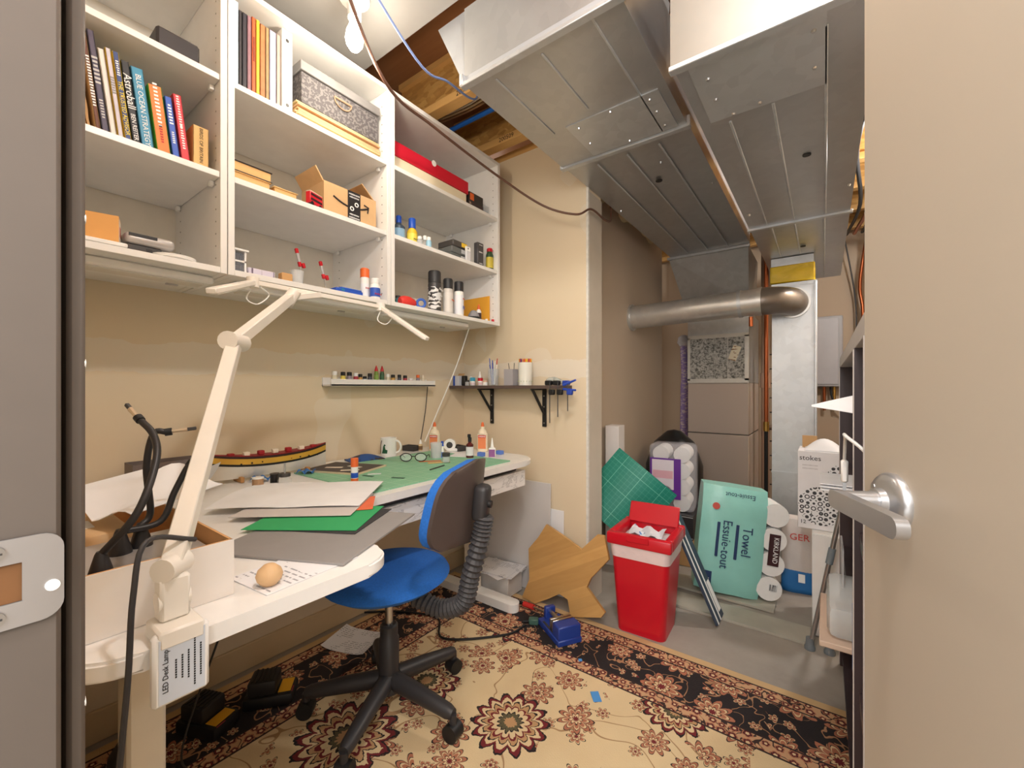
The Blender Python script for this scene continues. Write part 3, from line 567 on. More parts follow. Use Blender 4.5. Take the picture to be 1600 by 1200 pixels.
# ---- left cabinet, bottom: crest box, console, adapter
bx = T('crest_box', 'small open orange-tan carton with a printed crest', 'box', (CF-.06, sy(152, CF-.06), zb+.012), PI/2-.25)
for c, s in (((0, -.03, .035), (.085, .003, .07)), ((0, .03, .035), (.085, .003, .07)), ((-.041, 0, .035), (.003, .06, .07)), ((.041, 0, .035), (.003, .06, .07)), ((0, 0, .0015), (.085, .06, .003))): B('carton_wall', bx, c, s, M((228, 168, 96), .7))
B('crest', bx, (.0432, 0, .036), (.0008, .022, .026), M((160, 40, 44), .6)); B('crest_panel', bx, (.0428, 0, .035), (.0008, .05, .06), m_print((220, 206, 186), (150, 120, 100), 40, .3))
o = B('white_notebook', None, (CF-.06, sy(150, CF-.06), zb+.0055), (.12, .1, .011), WHITE2, .002); tag(o, 'thin white notebook under the crest carton', 'notebook')
cs = T('silver_console', 'silver and black electronic console with front ports', 'console', (CF-.1, sy(218, CF-.1), zb), PI/2); B('lower_body', cs, (0, 0, .014), (.075, .1, .028), DGREY, .003); B('upper_body', cs, (.012, 0, .043), (.11, .12, .03), M((190, 186, 184), .35, .4), .012, None, 3); B('disc_slot', cs, (-.005, -.0605, .05), (.06, .002, .008), BLACK)
for x in (.012, .032): B('port', cs, (x-.002, -.0505, .013), (.013, .002, .014), M((30, 26, 26), .5))
o = obj('white_dish', lathe(new(), [(.02, 0), (.05, .006), (.052, .014), (.03, .016), (.001, .016)], 24), WHITE2); o.location = (CF-.06, sy(272, CF-.06), zb); tag(o, 'flat white round dish beside the console', 'dish')
# ---- right cabinet, upper shelf
a, b = at(618, 250, X=CF-.05).y, at(727, 300, X=CF-.05).y
o = B('cream_box', None, (CF-.12, 1.138+.24, Z3+.0325), (.16, .47, .064), M((234, 220, 190), .6), .002); tag(o, 'long cream box under the red one', 'box')
rb = T('red_box', 'long red lidded box on the cream box', 'box', (CF-.12, 1.138+.245, Z3+.065), PI/2); B('body', rb, (0, 0, .031), (.48, .17, .062), M((206, 30, 52), .4), .002); o = CY('thumb_cut', rb, (0, -.086, .058), (0, -.0845, .058), .014, WHITE2)
kb = T('product_box', 'black product box with orange sticker beside the red box', 'box', (CF-.1, 1.69, Z3), PI/2); B('body', kb, (0, .0, .045), (.11, .12, .09), M((54, 48, 46), .5, 0, .2, 20), .001); B('sticker', kb, (-.035, -.061, .066), (.03, .001, .035), ORANGE); B('photo_print', kb, (.0, -.061, .022), (.108, .001, .04), m_print((70, 56, 56), (180, 150, 130), 26, .4))
wb = T('blister_pack', 'clear blister pack of blue printed cards by the cabinet side', 'package', (CF-.075, 1.785, Z3), PI/2); B('card', wb, (0, .02, .04), (.06, .004, .08), m_print((206, 216, 234), (60, 80, 140), 30, .35)); B('blister', wb, (0, -.002, .036), (.055, .038, .07), CLEAR, .004); B('tray_base', wb, (0, 0, .003), (.064, .06, .006), M((60, 76, 120), .5))
# ---- right cabinet, middle shelf
def cz(px, py, X): return at(px, py, X=X)
G5 = 'bottles on the middle shelf'
bottle('cleaner_bottle', 'dark grey bottle with blue nozzle on the shelf above the spray cans', (CF-.10, sy(623, CF-.10), Z2+.0005), .028, .13, M((70, 84, 100), .4), BLUE, M((150, 190, 220), .5), .4, .25, G5, rz=PI/2)
bottle('glue_bottle', 'yellow bottle with tall blue cap', (CF-.085, sy(644, CF-.085), Z2+.0005), .024, .135, YEL, BLUE, M((246, 220, 90), .5), .62, .35, G5, rz=PI/2, writing=(3, .014, .4, BT))
for i, px in enumerate((656, 664, 670)): bottle('paint_jar', ('small clear jar beside the yellow bottle', 'small white capped jar behind the pale blue one', 'pale blue jar beside the plastic cases')[i], (CF-(.05, .1, .045)[i], sy(px, CF-(.05, .1, .045)[i]), Z2+.0005), .013, (.05, .085, .06)[i], (FROST, CLEAR, M((160, 206, 230), .4))[i], WHITE2, None, .7, .25, G5)
for k in range(3):
    pc = T('plastic_case', ('clear grey plastic case, lowest of the stack on the middle shelf', 'clear grey plastic case in the middle of its stack', 'dark plastic case with yellow label on top of its stack')[k], 'case', (CF-.10, sy(706, CF-.10)+.002*k, Z2+.0005+.034*k), PI/2, 'stacked plastic cases'); B('case_body', pc, (0, 0, .0165), (.125-.012*k, .11, .032), (m_clear((110, 114, 112), .2, .75), m_clear((120, 122, 120), .2, .75), M((74, 70, 68), .4))[k], .004); B('paper_label', pc, (.03, -.0558, .017), (.04, .001, .02), (LGREY, LGREY, YEL)[k])
bg = T('hang_bag', 'white header hang bag leaning before the cases', 'package', (CF-.03, sy(731, CF-.03), Z2+.0005), PI/2); B('header', bg, (0, 0, .068), (.034, .006, .022), WHITE2); B('pouch', bg, (0, 0, .029), (.034, .012, .057), m_clear((230, 230, 234), .2, .8), .003); CY('hang_hole', bg, (0, -.0035, .07), (0, -.0025, .07), .004, BLACK)
tb = T('tall_packet', 'tall dark packet with white lettering beside the green bottle', 'packet', (CF-.05, sy(748, CF-.05), Z2+.0005), PI/2); B('packet_body', tb, (0, 0, .066), (.05, .03, .132), M((76, 74, 76), .45, 0, .3, 25), .004); marks(tb, 5, .009, (0, -.0157, .118), WT); marks(tb, 5, .010, (0, -.0157, .08), WT); marks(tb, 6, .007, (0, -.0157, .02), WT)
bottle('oil_bottle', 'dark green bottle with red cap and yellow label', (CF-.045, sy(765, CF-.045), Z2+.0005), .021, .125, M((56, 84, 56), .3), RED, M((210, 190, 70), .5), .7, .16, G5, rz=PI/2)
# ---- right cabinet, bottom: spray cans and odds
def can(px, X, r, h, capc, bodyc, lbl, lb, words):
    t = T('spray_can', lb, 'spray can', (X, sy(px, X), Z1+.0005), PI/2+.5, 'spray cans'); obj('can_body', lathe(new(), [(r*.95, 0), (r, .004), (r, h*.68), (r*.93, h*.71), (r*.9, h*.72)], 24), bodyc, t)
    obj('cap', lathe(new(), [(r*.97, h*.715), (r*.97, h*.97), (r*.86, h)], 24), capc, t); obj('label_band', lathe(new(), [(r+.0006, h*.06), (r+.0006, h*.6)], 24), lbl, t)
    for s, sz, z, mt in words: marks(t, s, sz, (0, -r-.0015, h*z), mt)
can(679, CF-.055, .031, .196, M((48, 48, 50), .5), M((60, 60, 62), .4), m_print((60, 58, 60), (226, 226, 226), 26, .5, .4), 'black spray can with grey and white label', [(7, .013, .55, WT), (5, .012, .4, WT)])
can(700, CF-.045, .024, .175, M((44, 44, 46), .5), M((214, 210, 204), .35), M((226, 222, 216), .4), 'white spray can with tan label and black cap', [(7, .010, .4, ORANGE)])
can(717, CF-.036, .024, .172, M((38, 38, 42), .5), WHITE2, M((236, 238, 244), .4), 'white spray can with blue band and red mark', [(2, .03, .25, BLUE), (5, .011, .5, RT)])
o = B('orange_folder', None, (CF-.16, 1.811, Z1+.075), (.22, .006, .148), M((240, 172, 56), .6)); tag(o, 'orange folder standing against the cabinet side', 'folder')
o = obj('red_mitt', tube(new(), spline([(0, -.04, .02), (0, -.015, .024), (0, .02, .024), (0, .05, .02)]), [.014, .018, .02, .021, .022, .023, .023, .023, .023, .023, .023, .022, .02, .019, .018, .017, .014, .011, .006][:19], 12), M((226, 60, 52), .6)); o.location = (CF-.05, sy(636, CF-.05), zb); tag(o, 'rounded red rubber sanding block', 'sanding block')
o = B('grey_kit_box', None, (CF-.11, sy(648, CF-.11), zb+.0275), (.05, .07, .055), m_print((200, 192, 180), (110, 70, 60), 24, .35), .002); tag(o, 'small printed kit box behind the red sanding block', 'box')
o = bottle('teal_jar', 'small teal jar beside the cabinet side', (CF-.12, sy(622, CF-.12), zb), .014, .06, M((80, 140, 146), .4), DGREY, None, .8, .2)
o = obj('blue_tape_roll', tube(new(), [(.018*math.cos(t), 0, .024+.018*math.sin(t)) for t in [k*2*PI/20 for k in range(21)]], .006, 8), M((60, 104, 196), .6)); o.location = (CF-.03, sy(658, CF-.03), Z1+.0005); o.rotation_euler = (0, 0, .9); tag(o, 'roll of blue tape standing before the spray cans', 'tape')
dm = T('dust_mask', 'grey half mask with black strap beside the white glue', 'mask', (CF-.045, sy(740, CF-.045), zb), PI/2); obj('mask_shell', lathe(new(), [(.032, .012), (.028, .026), (.014, .046), (.001, .05)], 16), M((150, 148, 152), .7), dm); obj('rim', lathe(new(), [(.02, 0), (.038, 0), (.039, .012), (.03, .014)], 18), M((40, 42, 42), .6), dm)
bottle('glue_bottle', 'small white craft glue bottle with orange tip', (CF-.07, sy(748, CF-.07), zb), .014, .095, WHITE2, ORANGE, M((60, 40, 44), .5), .6, .3, tip=True)
for i, (px, X, c, lb) in enumerate(((760, CF-.05, WHITE2, 'tiny white pot near the cabinet side'), (770, CF-.03, RED, 'tiny red pot near the cabinet side'))): bottle('tiny_pot', lb, (X, sy(px, X), zb), .008, .018, c, c, None, .9, .3)
# ================================================================ CORNER DESK
DZ = .78
def corner(cx, cy, r, a0, a1, n=8): return [(cx+r*math.cos(math.radians(a0+(a1-a0)*k/n)), cy+r*math.sin(math.radians(a0+(a1-a0)*k/n))) for k in range(n+1)]
DX, RX, RY0, RY1, DY1 = -1.12, -.705, .085, .56, 1.76
poly = [(XL+.018, RY0)]+corner(RX-.07, RY0+.07, .07, 270, 360)+corner(RX-.07, RY1-.07, .07, 0, 90)+corner(DX+.1, RY1+.1, .1, 270, 180)+corner(DX-.14, DY1-.14, .14, 0, 90)+[(XL+.018, DY1)]
dk = T('corner_desk', 'white L-shaped desk with rounded corners and marbled drawer', 'desk', (0, 0, 0))
def top(bm):
    prism(bm, poly, DZ-.026, DZ); e = [x for x in bm.edges if abs(x.verts[0].co.z-x.verts[1].co.z) < 1e-6]; bmesh.ops.bevel(bm, geom=e, offset=.004, segments=2, affect='EDGES'); return bm
obj('desk_top', top(new()), M((240, 238, 235), .3), dk)
MB_ = m_marble(); dw = obj('drawer', prism(new(), corner(-1.20, .76, .05, 180, 360, 8)+[(-1.15, 1.66), (-1.25, 1.66)], .655, .728), MB_, dk); dw['label'] = 'shallow drawer with marbled white front'
B('drawer_papers', dw, (-1.19, 1.2, .737), (.06, .8, .008), M((70, 66, 66), .8, 0, .4, 20)); B('drawer_runner', dk, (-1.3, 1.2, .742), (.06, .7, .022), WHITE)
def leg(x, y, x0, x1, w_=.075):
    l = B('leg', dk, (x, y, .4), (w_, w_*.8, .71), CREAM, .006); CY('leg_bolt', l, (x+w_/2-.001, y, .68), (x+w_/2+.002, y, .68), .009, DGREY)
    f = obj('foot', prism(new(), corner(x1-.035, y, .035, -90, 90)+corner(x0+.035, y, .035, 90, 270), .009, .05), WHITE2, dk); return l
leg(-1.10, .24, -1.30, -.80); leg(-1.52, 1.70, -1.78, -1.22); leg(-1.70, .15, -1.82, -1.52)
# ---- on the far part of the desk
def on(px, py, z=DZ): return at(px, py, Z=z)
mat = obj('cutting_mat', prism(new(), rrect(.53, .74, .012), 0, .003), m_grid((122, 186, 148), (206, 232, 214), .0125)); mat.location = (-1.43, 1.20, DZ+.0005); tag(mat, 'light green gridded cutting mat on the desk', 'cutting mat')
MZ = DZ+.0036
bd = T('craft_board', 'dark craft board with cut paper strips on the light green mat', 'board', (-1.60, 1.0, MZ), .35); B('backing', bd, (0, 0, .003), (.26, .2, .006), M((214, 196, 166), .7)); B('dark_face', bd, (0, 0, .0065), (.245, .185, .001), M((80, 72, 68), .7))
for x, y, a in ((-.04, -.02, .3), (.03, .02, -.2), (.06, -.05, .5)): B('paper_strip', bd, (x, y, .0075), (.07, .018, .001), CRM, 0, (0, 0, a))
gs = T('glue_stick', 'orange capped white and blue glue stick on the light green mat', 'glue stick', on(554, 753, MZ)); CY('barrel', gs, (0, 0, 0), (0, 0, .055), .0125, WHITE2); CY('blue_band', gs, (0, 0, .016), (0, 0, .034), .0128, BLUE); CY('base_dial', gs, (0, 0, 0), (0, 0, .014), .0131, ORANGE); CY('cap', gs, (0, 0, .055), (0, 0, .085), .0132, ORANGE)
def put(px, py, z=DZ): 
    v = on(px, py, z); return (v.x, v.y, z+.0006)
mg = T('mug', 'white mug printed with a green flexed arm', 'mug', put(607, 712), .6)
obj('mug_body', lathe(new(), [(.037, 0), (.039, .003), (.039, .09), (.0365, .09), (.0365, .006)], 28), WHITE2, mg); obj('handle', tube(new(), [(.037+.026*math.sin(t), 0, .046+.03*math.cos(t)) for t in [k*PI/10 for k in range(11)]], .0048, 8), WHITE2, mg)
def curved(poly_, r=.0396):
    bm = new(); prism(bm, poly_, 0, .0006)
    bmesh.ops.triangulate(bm, faces=bm.faces[:])
    bmesh.ops.subdivide_edges(bm, edges=bm.edges[:], cuts=2)
    for v in bm.verts: a_ = v.co.x/r-PI/2-.45; q = r+v.co.z; v.co = Vector((q*math.cos(a_), q*math.sin(a_), v.co.y))
    return bm
obj('arm_print', curved([(-.004, .016), (.024, .016), (.026, .032), (.016, .036), (.012, .052), (.018, .056), (.010, .062), (.004, .05), (.0, .03)]), M((36, 92, 62), .5), mg); obj('stem_print', curved([(-.02, .014), (-.014, .014), (-.016, .05), (-.004, .078), (-.008, .08), (-.022, .05)]), M((70, 40, 36), .5), mg)
GG = 'glue bottles on the desk'
for px, lb in ((679, 'white wood glue bottle with orange label by the clear tub'), (754, 'white wood glue bottle with orange label by the desk end')):
    v = put(px, 705); b_ = T('wood_glue', lb, 'glue bottle', v, .5, GG); obj('body', prism(new(), rrect(.058, .036, .016, 5), 0, .095), M((240, 226, 200), .4), b_); obj('shoulder', lathe(new(), [(.026, .095), (.02, .112), (.011, .12), (.011, .132)], 18), M((240, 226, 200), .4), b_); obj('cap', lathe(new(), [(.009, .132), (.008, .143), (.005, .155)], 12), ORANGE, b_)
    B('paper_label', b_, (0, -.0184, .045), (.042, .0008, .06), M((236, 140, 90), .5)); B('red_panel', b_, (0, -.019, .08), (.042, .0008, .014), M((206, 60, 44), .5)); marks(b_, 6, .01, (0, -.0198, .08), WT)
cup('plastic_tub', 'translucent white tub before the wood glue', put(682, 716), .030, .075, FROST, 'tub')
pb = T('pump_bottle', 'dark brown bottle with black pump and white label', 'bottle', put(734, 716), .5); obj('body', lathe(new(), [(.017, 0), (.018, .003), (.018, .066), (.008, .074), (.008, .08)], 20), M((90, 34, 34), .2), pb); obj('label_band', lathe(new(), [(.0185, .014), (.0185, .056)], 20), M((226, 224, 228), .5), pb); CY('pump', pb, (0, 0, .08), (0, 0, .10), .009, BLACK); B('nozzle', pb, (-.003, 0, .108), (.016, .008, .016), BLACK, .002)
sg = T('super_glue', 'small white glue bottle with pointed tip and purple label', 'glue bottle', put(769, 715), .5, GG); B('body', sg, (0, 0, .024), (.034, .018, .048), WHITE2, .004); B('paper_label', sg, (0, -.0094, .022), (.03, .0008, .036), M((150, 90, 150), .5)); obj('tip', lathe(new(), [(.009, .048), (.007, .06), (.002, .095)], 12), WHITE2, sg)
for px, py, lb in ((781, 710, 'blue foam block at the desk end'), (752, 713, 'blue foam block beside the pump bottle')): tag(B('foam_block', None, Vector(put(px, py))+Vector((0, 0, .010)), (.034, .026, .0195), M((96, 130, 210), .8), .002), lb, 'foam block', 'blue foam blocks')
pj = bottle('paint_jar', 'small glass paint jar with black lid on the wooden stick pad', put(697, 722, DZ+.006), .017, .042, FROST, DGREY, None, .95, .38)
for i, (px, py, c, a) in enumerate(((686, 723, M((226, 180, 110), .6), .35), (672, 721, M((214, 120, 70), .6), .2))):
    v = on(px, py, MZ); o = B('craft_stick', None, (v.x+.03*(i == 0)*.0, v.y, DZ+.0037+.0012+(.0013 if 0 else 0)), (.02, .10, .0022), c, .0008, (0, 0, -.9+a)); tag(o, ('pale wooden craft stick under the paint jar', 'orange wooden craft stick beside the eyeglasses')[i], 'craft stick')
gp = T('blue_marker', 'blue and white correction pen standing by the clear tub', 'pen', put(691, 716), 0); CY('barrel', gp, (0, 0, 0), (0, 0, .06), .008, M((60, 110, 190), .4)); CY('collar', gp, (0, 0, .03), (0, 0, .058), .0085, WHITE2); CY('cap', gp, (0, 0, .06), (0, 0, .082), .0065, BLUE)
gl = T('eyeglasses', 'black framed eyeglasses resting on the light green mat', 'eyeglasses', on(646, 722, MZ), .7)
for s_ in (-1, 1):
    obj('rim', tube(new(), [(s_*.033+.025*math.cos(t), 0, .022+.018*math.sin(t)) for t in [k*2*PI/20 for k in range(21)]], .0022, 6), BLACK, gl); obj('lens', prism(new(), [(.024*math.cos(k*PI/10), .017*math.sin(k*PI/10)) for k in range(20)], -.0004, .0004, Matrix.Translation((s_*.033, 0, .022)) @ Matrix.Rotation(PI/2, 4, 'X')), CLEAR, gl); obj('temple', tube(new(), spline([(s_*.06, 0, .028), (s_*.062, .06, .024), (s_*.058, .11, .004)]), .002, 6), BLACK, gl)
CY('bridge', gl, (-.009, 0, .026), (.009, 0, .026), .002, BLACK, None, 8)
tag(CY('drill_bit', None, on(672, 735, MZ)+Vector((0, 0, .003)), on(694, 728, MZ)+Vector((0, 0, .003)), .0025, DGREY, None, 8), 'thin dark metal rod on the light green mat', 'rod')
for i, (px, py, a) in enumerate(((575, 744, .2), (622, 747, .4), (585, 741, .9))): tag(B('scrap_strip', None, Vector((*on(px, py, MZ)[:2], MZ+.001)), (.05, .012, .0012), (M((60, 96, 76), .7), M((60, 96, 76), .7), PAPER)[i], 0, (0, 0, a)), ('dark green paper scrap near the glue stick', 'dark green paper frame scrap in the middle of the mat', 'white paper scrap near the craft board')[i], 'scrap')
bl = bottle('dropper_bottle', 'small dropper bottle with white tip beside the black tray', put(657, 704), .011, .06, M((220, 196, 150), .4), WHITE2, M((120, 90, 60), .6), .7, .4, tip=True)
for px, lb, rz in ((642, 'black plastic parts tray beside the mug', .2), (716, 'black plastic parts tray behind the pump bottle', -.2)):
    t = T('parts_tray', lb, 'tray', put(px, 704), rz, 'black parts trays'); B('floor_pan', t, (0, 0, .002), (.075, .05, .004), DGREY)
    for c, s in (((0, .024, .014), (.075, .003, .028)), ((0, -.024, .014), (.075, .003, .028)), ((.036, 0, .014), (.003, .05, .028)), ((-.036, 0, .014), (.003, .05, .028))): B('tray_wall', t, c, s, DGREY)
tp = T('tape_dispenser', 'white tape dispenser with black core', 'tape dispenser', put(703, 705), .6); CY('roll', tp, (0, -.012, .034), (0, .012, .034), .032, WHITE2, None, 24); CY('core', tp, (0, -.0125, .034), (0, .0125, .034), .017, DGREY); B('foot', tp, (.018, 0, .008), (.07, .026, .016), WHITE2, .004)
o = obj('blue_pouch', sheet(new(), .16, .09, lambda u, v: .022*math.sin(PI*u)*math.sin(PI*v)+.001, 10, 8, .006), m_print((44, 84, 150), (70, 60, 56), 22, .4)); o.location = put(570, 719); o.rotation_euler = (0, 0, 1.3); tag(o, 'crumpled blue packet beside the mug', 'packet')
o = B('note_pad', None, Vector(put(722, 712))+Vector((0, 0, .002)), (.10, .12, .004), PAPER, 0, (0, 0, .4)); tag(o, 'white note pad near the pump bottle', 'note pad')
# ---- model ship along the wall
sh = T('ship_model', 'long wooden ship model hull with yellow stripe and red deck', 'ship model', (-1.70, .76, DZ+.001), PI/2)
def hull(bm, x0=-.21, x1=.21, lev=((0, .012), (.03, .03), (.06, .036), (.085, .036)), n=16):
    L = []
    for z, hw in lev:
        up, dn = [], []
        for k in range(n+1):
            u = -1+2*k/n; h_ = hw*(1-abs(u)**3.2)+.001; sheer = z+(.02*u*u if z > .02 else .004*u*u); up.append(bm.verts.new((x0+(x1-x0)*k/n, -h_, sheer))); dn.append(bm.verts.new((x0+(x1-x0)*k/n, h_, sheer)))
        L.append((up, dn))
    for (a0, b0), (a1, b1) in zip(L, L[1:]):
        for k in range(n): bm.faces.new((a0[k], a0[k+1], a1[k+1], a1[k])); bm.faces.new((b0[k+1], b0[k], b1[k], b1[k+1]))
    for a0, b0 in (L[0], L[-1]):
        for k in range(n): bm.faces.new((a0[k], a0[k+1], b0[k+1], b0[k]))
    for k in (0, n):
        for (a0, b0), (a1, b1) in zip(L, L[1:]): bm.faces.new((a0[k], a1[k], b1[k], b0[k]))
    return bm
obj('lower_hull', hull(new(), lev=((.012, .012), (.03, .028), (.05, .033))), M((226, 222, 212), .5), sh); obj('black_wale', hull(new(), lev=((.05, .034), (.058, .0355))), BLACK, sh); obj('yellow_strake', hull(new(), lev=((.058, .035), (.078, .036))), M((214, 168, 60), .5), sh); obj('rail', hull(new(), lev=((.078, .0365), (.086, .037))), M((52, 26, 26), .5), sh); obj('deck', hull(new(), lev=((.086, .030), (.089, .030))), M((150, 30, 36), .5), sh)
for k in range(7): B('deck_fitting', sh, (-.15+.05*k, -.01, .098+.0001*k), (.02, .02, .016), (M((170, 30, 40), .5), CRM)[k % 2], .002)
for k in range(10): CY('gun_port', sh, (-.16+.035*k, -.036, .067), (-.16+.035*k, -.0335, .067), .003, BLACK, None, 8)
for x in (-.12, .12): B('cradle', sh, (x, 0, .01), (.012, .07, .02), M((190, 140, 84), .6), .002)
# ---- spools and jar
sp_ = T('thread_spool', 'tan thread spool with white rims', 'spool', put(403, 768), 0); CY('thread', sp_, (0, 0, .004), (0, 0, .042), .0165, M((176, 140, 104), .7, 0, .15, 200)); CY('rim', sp_, (0, 0, 0), (0, 0, .004), .0175, WHITE2); CY('rim', sp_, (0, 0, .042), (0, 0, .046), .0175, WHITE2)
sp_ = T('thread_spool', 'black thread spool beside the glass jar', 'spool', put(429, 760), 0); CY('thread', sp_, (0, 0, .003), (0, 0, .042), .0135, BLACK); CY('rim', sp_, (0, 0, 0), (0, 0, .003), .0145, DGREY); CY('rim', sp_, (0, 0, .042), (0, 0, .045), .0145, DGREY)
jr = T('glass_jar', 'clear glass jar with dark lid and brush handle', 'jar', put(445, 763), 0); obj('glass', lathe(new(), [(.019, 0), (.021, .003), (.021, .03), (.016, .036), (.016, .04)], 20), CLEAR, jr); CY('lid', jr, (0, 0, .04), (0, 0, .051), .018, DGREY); CY('brush_handle', jr, (0, 0, .05), (0, 0, .085), .003, STEEL, None, 8); CY('liquid', jr, (0, 0, .003), (0, 0, .014), .019, m_clear((190, 190, 180), .1, .6))
for px, py, lb in ((478, 741, 'blue rag scrap beside the ship model'), (408, 752, 'blue rag scrap behind the tan spool')):
    v = put(px, py); o = obj('rag', sheet(new(), .06, .04, lambda u, v_: .016*abs(math.sin(5*u+3*v_))+.001, 8, 6, .002), M((70, 130, 200), .9)); o.location = v; o.rotation_euler = (0, 0, .5); tag(o, lb, 'rag', 'blue rag scraps')
# ---- grey gift box by the wall
gb = T('grey_box', 'open grey brown cardboard box behind the flexible arms', 'box', (-1.755, .44, DZ+.0006), PI/2); GB = M((120, 108, 104), .6)
for c, s in (((0, -.047, .05), (.18, .003, .10)), ((0, .047, .05), (.18, .003, .10)), ((-.0885, 0, .05), (.003, .094, .10)), ((.0885, 0, .05), (.003, .094, .10)), ((0, 0, .0015), (.18, .094, .003))): B('box_wall', gb, c, s, GB)
B('brown_panel', gb, (0, -.049, .04), (.11, .0012, .075), M((130, 90, 78), .6)); marks(gb, 5, .022, (.03, -.050, .055), WT); B('white_line', gb, (.03, -.0502, .038), (.05, .0008, .008), WT)
# ---- carton on the return, with the flexible-arm holder
ct = T('white_carton', 'low open carton, white outside and brown inside, on the desk end', 'carton', (-1.035, .192, DZ+.0006)); KW = M((238, 232, 226), .6); KI = M((216, 166, 112), .75, 0, .08, 30)
B('carton_floor', ct, (0, 0, .002), (.5, .19, .004), KI)
for c, s, h in (((.248, 0), (.004, .19), .09), ((-.248, 0), (.004, .19), .108), ((0, -.093), (.5, .004), .1), ((0, .093), (.5, .004), .09)):
    B('carton_wall', ct, (c[0], c[1], h/2), (s[0], s[1], h), KI)
B('white_face', ct, (.251, 0, .045), (.002, .19, .09), KW); B('white_face', ct, (0, .0955, .045), (.5, .002, .09), KW)
th = T('flexible_arm_holder', 'four black gooseneck arms with alligator clips on a steel base', 'soldering holder', (0, 0, 0)); PLZ = .848
B('steel_base', th, (-.91, .192, (DZ+.006+PLZ)/2), (.22, .17, PLZ-DZ-.006), M((196, 192, 190), .3, .5), .004)
RUB = M((38, 36, 38), .45)
for k, (base, pts, X0, X1) in enumerate((((-.825, .135), ((215, 800), (244, 720), (240, 680), (218, 655)), -.80, -.90), ((-.945, .205), ((235, 800), (229, 730), (240, 678), (262, 675)), -.95, -.93), ((-.93, .175), ((250, 815), (272, 770), (290, 735), (297, 725)), -.93, -.95), ((-.83, .225), ((295, 830), (300, 790), (303, 765), (304, 755)), -.80, -.84))):
    b0 = Vector((base[0], base[1], PLZ)); P = [b0+Vector((0, 0, .035))]+[at(px, py, X=X0+(X1-X0)*i/3) for i, (px, py) in enumerate(pts)]
    a_ = obj('gooseneck', tube(new(), spline(P, 7), .0052, 10), RUB, th); obj('cone_foot', lathe(new(), [(.016, 0), (.016, .003), (.007, .036), (.005, .04)], 16, b0), RUB, th)
    d = (P[-1]-P[-2]).normalized(); CY('collar', a_, P[-1]-d*.004, P[-1]+d*.006, .0066, BLACK); c_ = CY('alligator_clip', th, P[-1]+d*.004, P[-1]+d*.028, .0032, M((214, 196, 170), .35, .6), .0045, 8); B('clip_jaw', c_, P[-1]+d*.034, (.006, .006, .014), DGREY, .001, d.to_track_quat('Z', 'Y').to_euler())
ev = B('padded_envelope', None, (-1.12, .16, DZ+.046), (.18, .11, .07), M((222, 186, 140), .7), .01, (0, 0, 0), 2); tag(ev, 'brown padded parcel lying inside the white carton', 'parcel')
B('address_label', ev, (-1.12, .15, DZ+.0815), (.06, .04, .001), PAPER)
# ---- papers on the return
fb = B('foam_board', None, (-.945, .535, DZ+.0035), (.31, .33, .005), M((146, 142, 140), .7, 0, .06, 30), .0008, (0, 0, .45)); tag(fb, 'grey foam board sheet overhanging the desk end', 'foam board')
def paper(name, lb, x, y, z, w_, d_, a, mt, bend=lambda u, v: 0, grp='loose sheets on the desk', cat='paper'):
    o = obj(name, sheet(new(), w_, d_, bend, 10, 8, .0012), mt); o.location = (x, y, z); o.rotation_euler = (0, 0, a); return tag(o, lb, cat, grp)
paper('card_sheet', 'black card sheet under the green card', -1.02, .585, DZ+.0068, .26, .2, .5, M((56, 54, 56), .8))
paper('card_sheet', 'green card sheet under the white drawing paper', -1.04, .575, DZ+.009, .27, .2, .62, M((52, 166, 100), .8))
paper('card_sheet', 'orange card sheet under the white drawing paper', -1.10, .66, DZ+.0115, .2, .14, .9, M((228, 112, 74), .8))
paper('card_sheet', 'pale grey card sheet under the white drawing paper', -1.16, .61, DZ+.0135, .3, .22, .7, M((206, 198, 194), .8))
paper('drawing_paper', 'large blank white drawing paper on top of the coloured cards', -1.27, .66, DZ+.017, .40, .30, .72, PAPER, lambda u, v: .012*(1-u)*math.sin(PI*v)+.003*abs(math.sin(6*u)))
paper('curled_paper', 'white paper sheet curling up beside the lamp arm', -1.62, .47, DZ+.004, .13, .12, .9, PAPER, lambda u, v: .06*(u-.4)**2*4)
paper('printed_sheet', 'printed form sheet on the desk end under the wooden ball', -.80, .40, DZ+.0008, .12, .18, .1, PRINT)
o = obj('crumpled_paper', sheet(new(), .22, .16, lambda u, v: .05+.035*math.sin(5*u+2)*math.cos(4*v)*(1-abs(2*u-1))+.02*v, 12, 10, .0012), PAPER); o.location = (-1.10, .24, DZ+.08); o.rotation_euler = (0, .1, .3); tag(o, 'crumpled white tissue paper above the carton', 'paper')
wbl = obj('wood_ball', lathe(new(), [(.001, 0), (.012, .002), (.019, .010), (.021, .018), (.018, .027), (.009, .035), (.001, .037)], 20), m_wood('turned_wood', (206, 164, 116), (226, 190, 146))); wbl.location = (-.765, .335, DZ+.002); tag(wbl, 'small turned wooden ball at the carton corner', 'wooden ball')
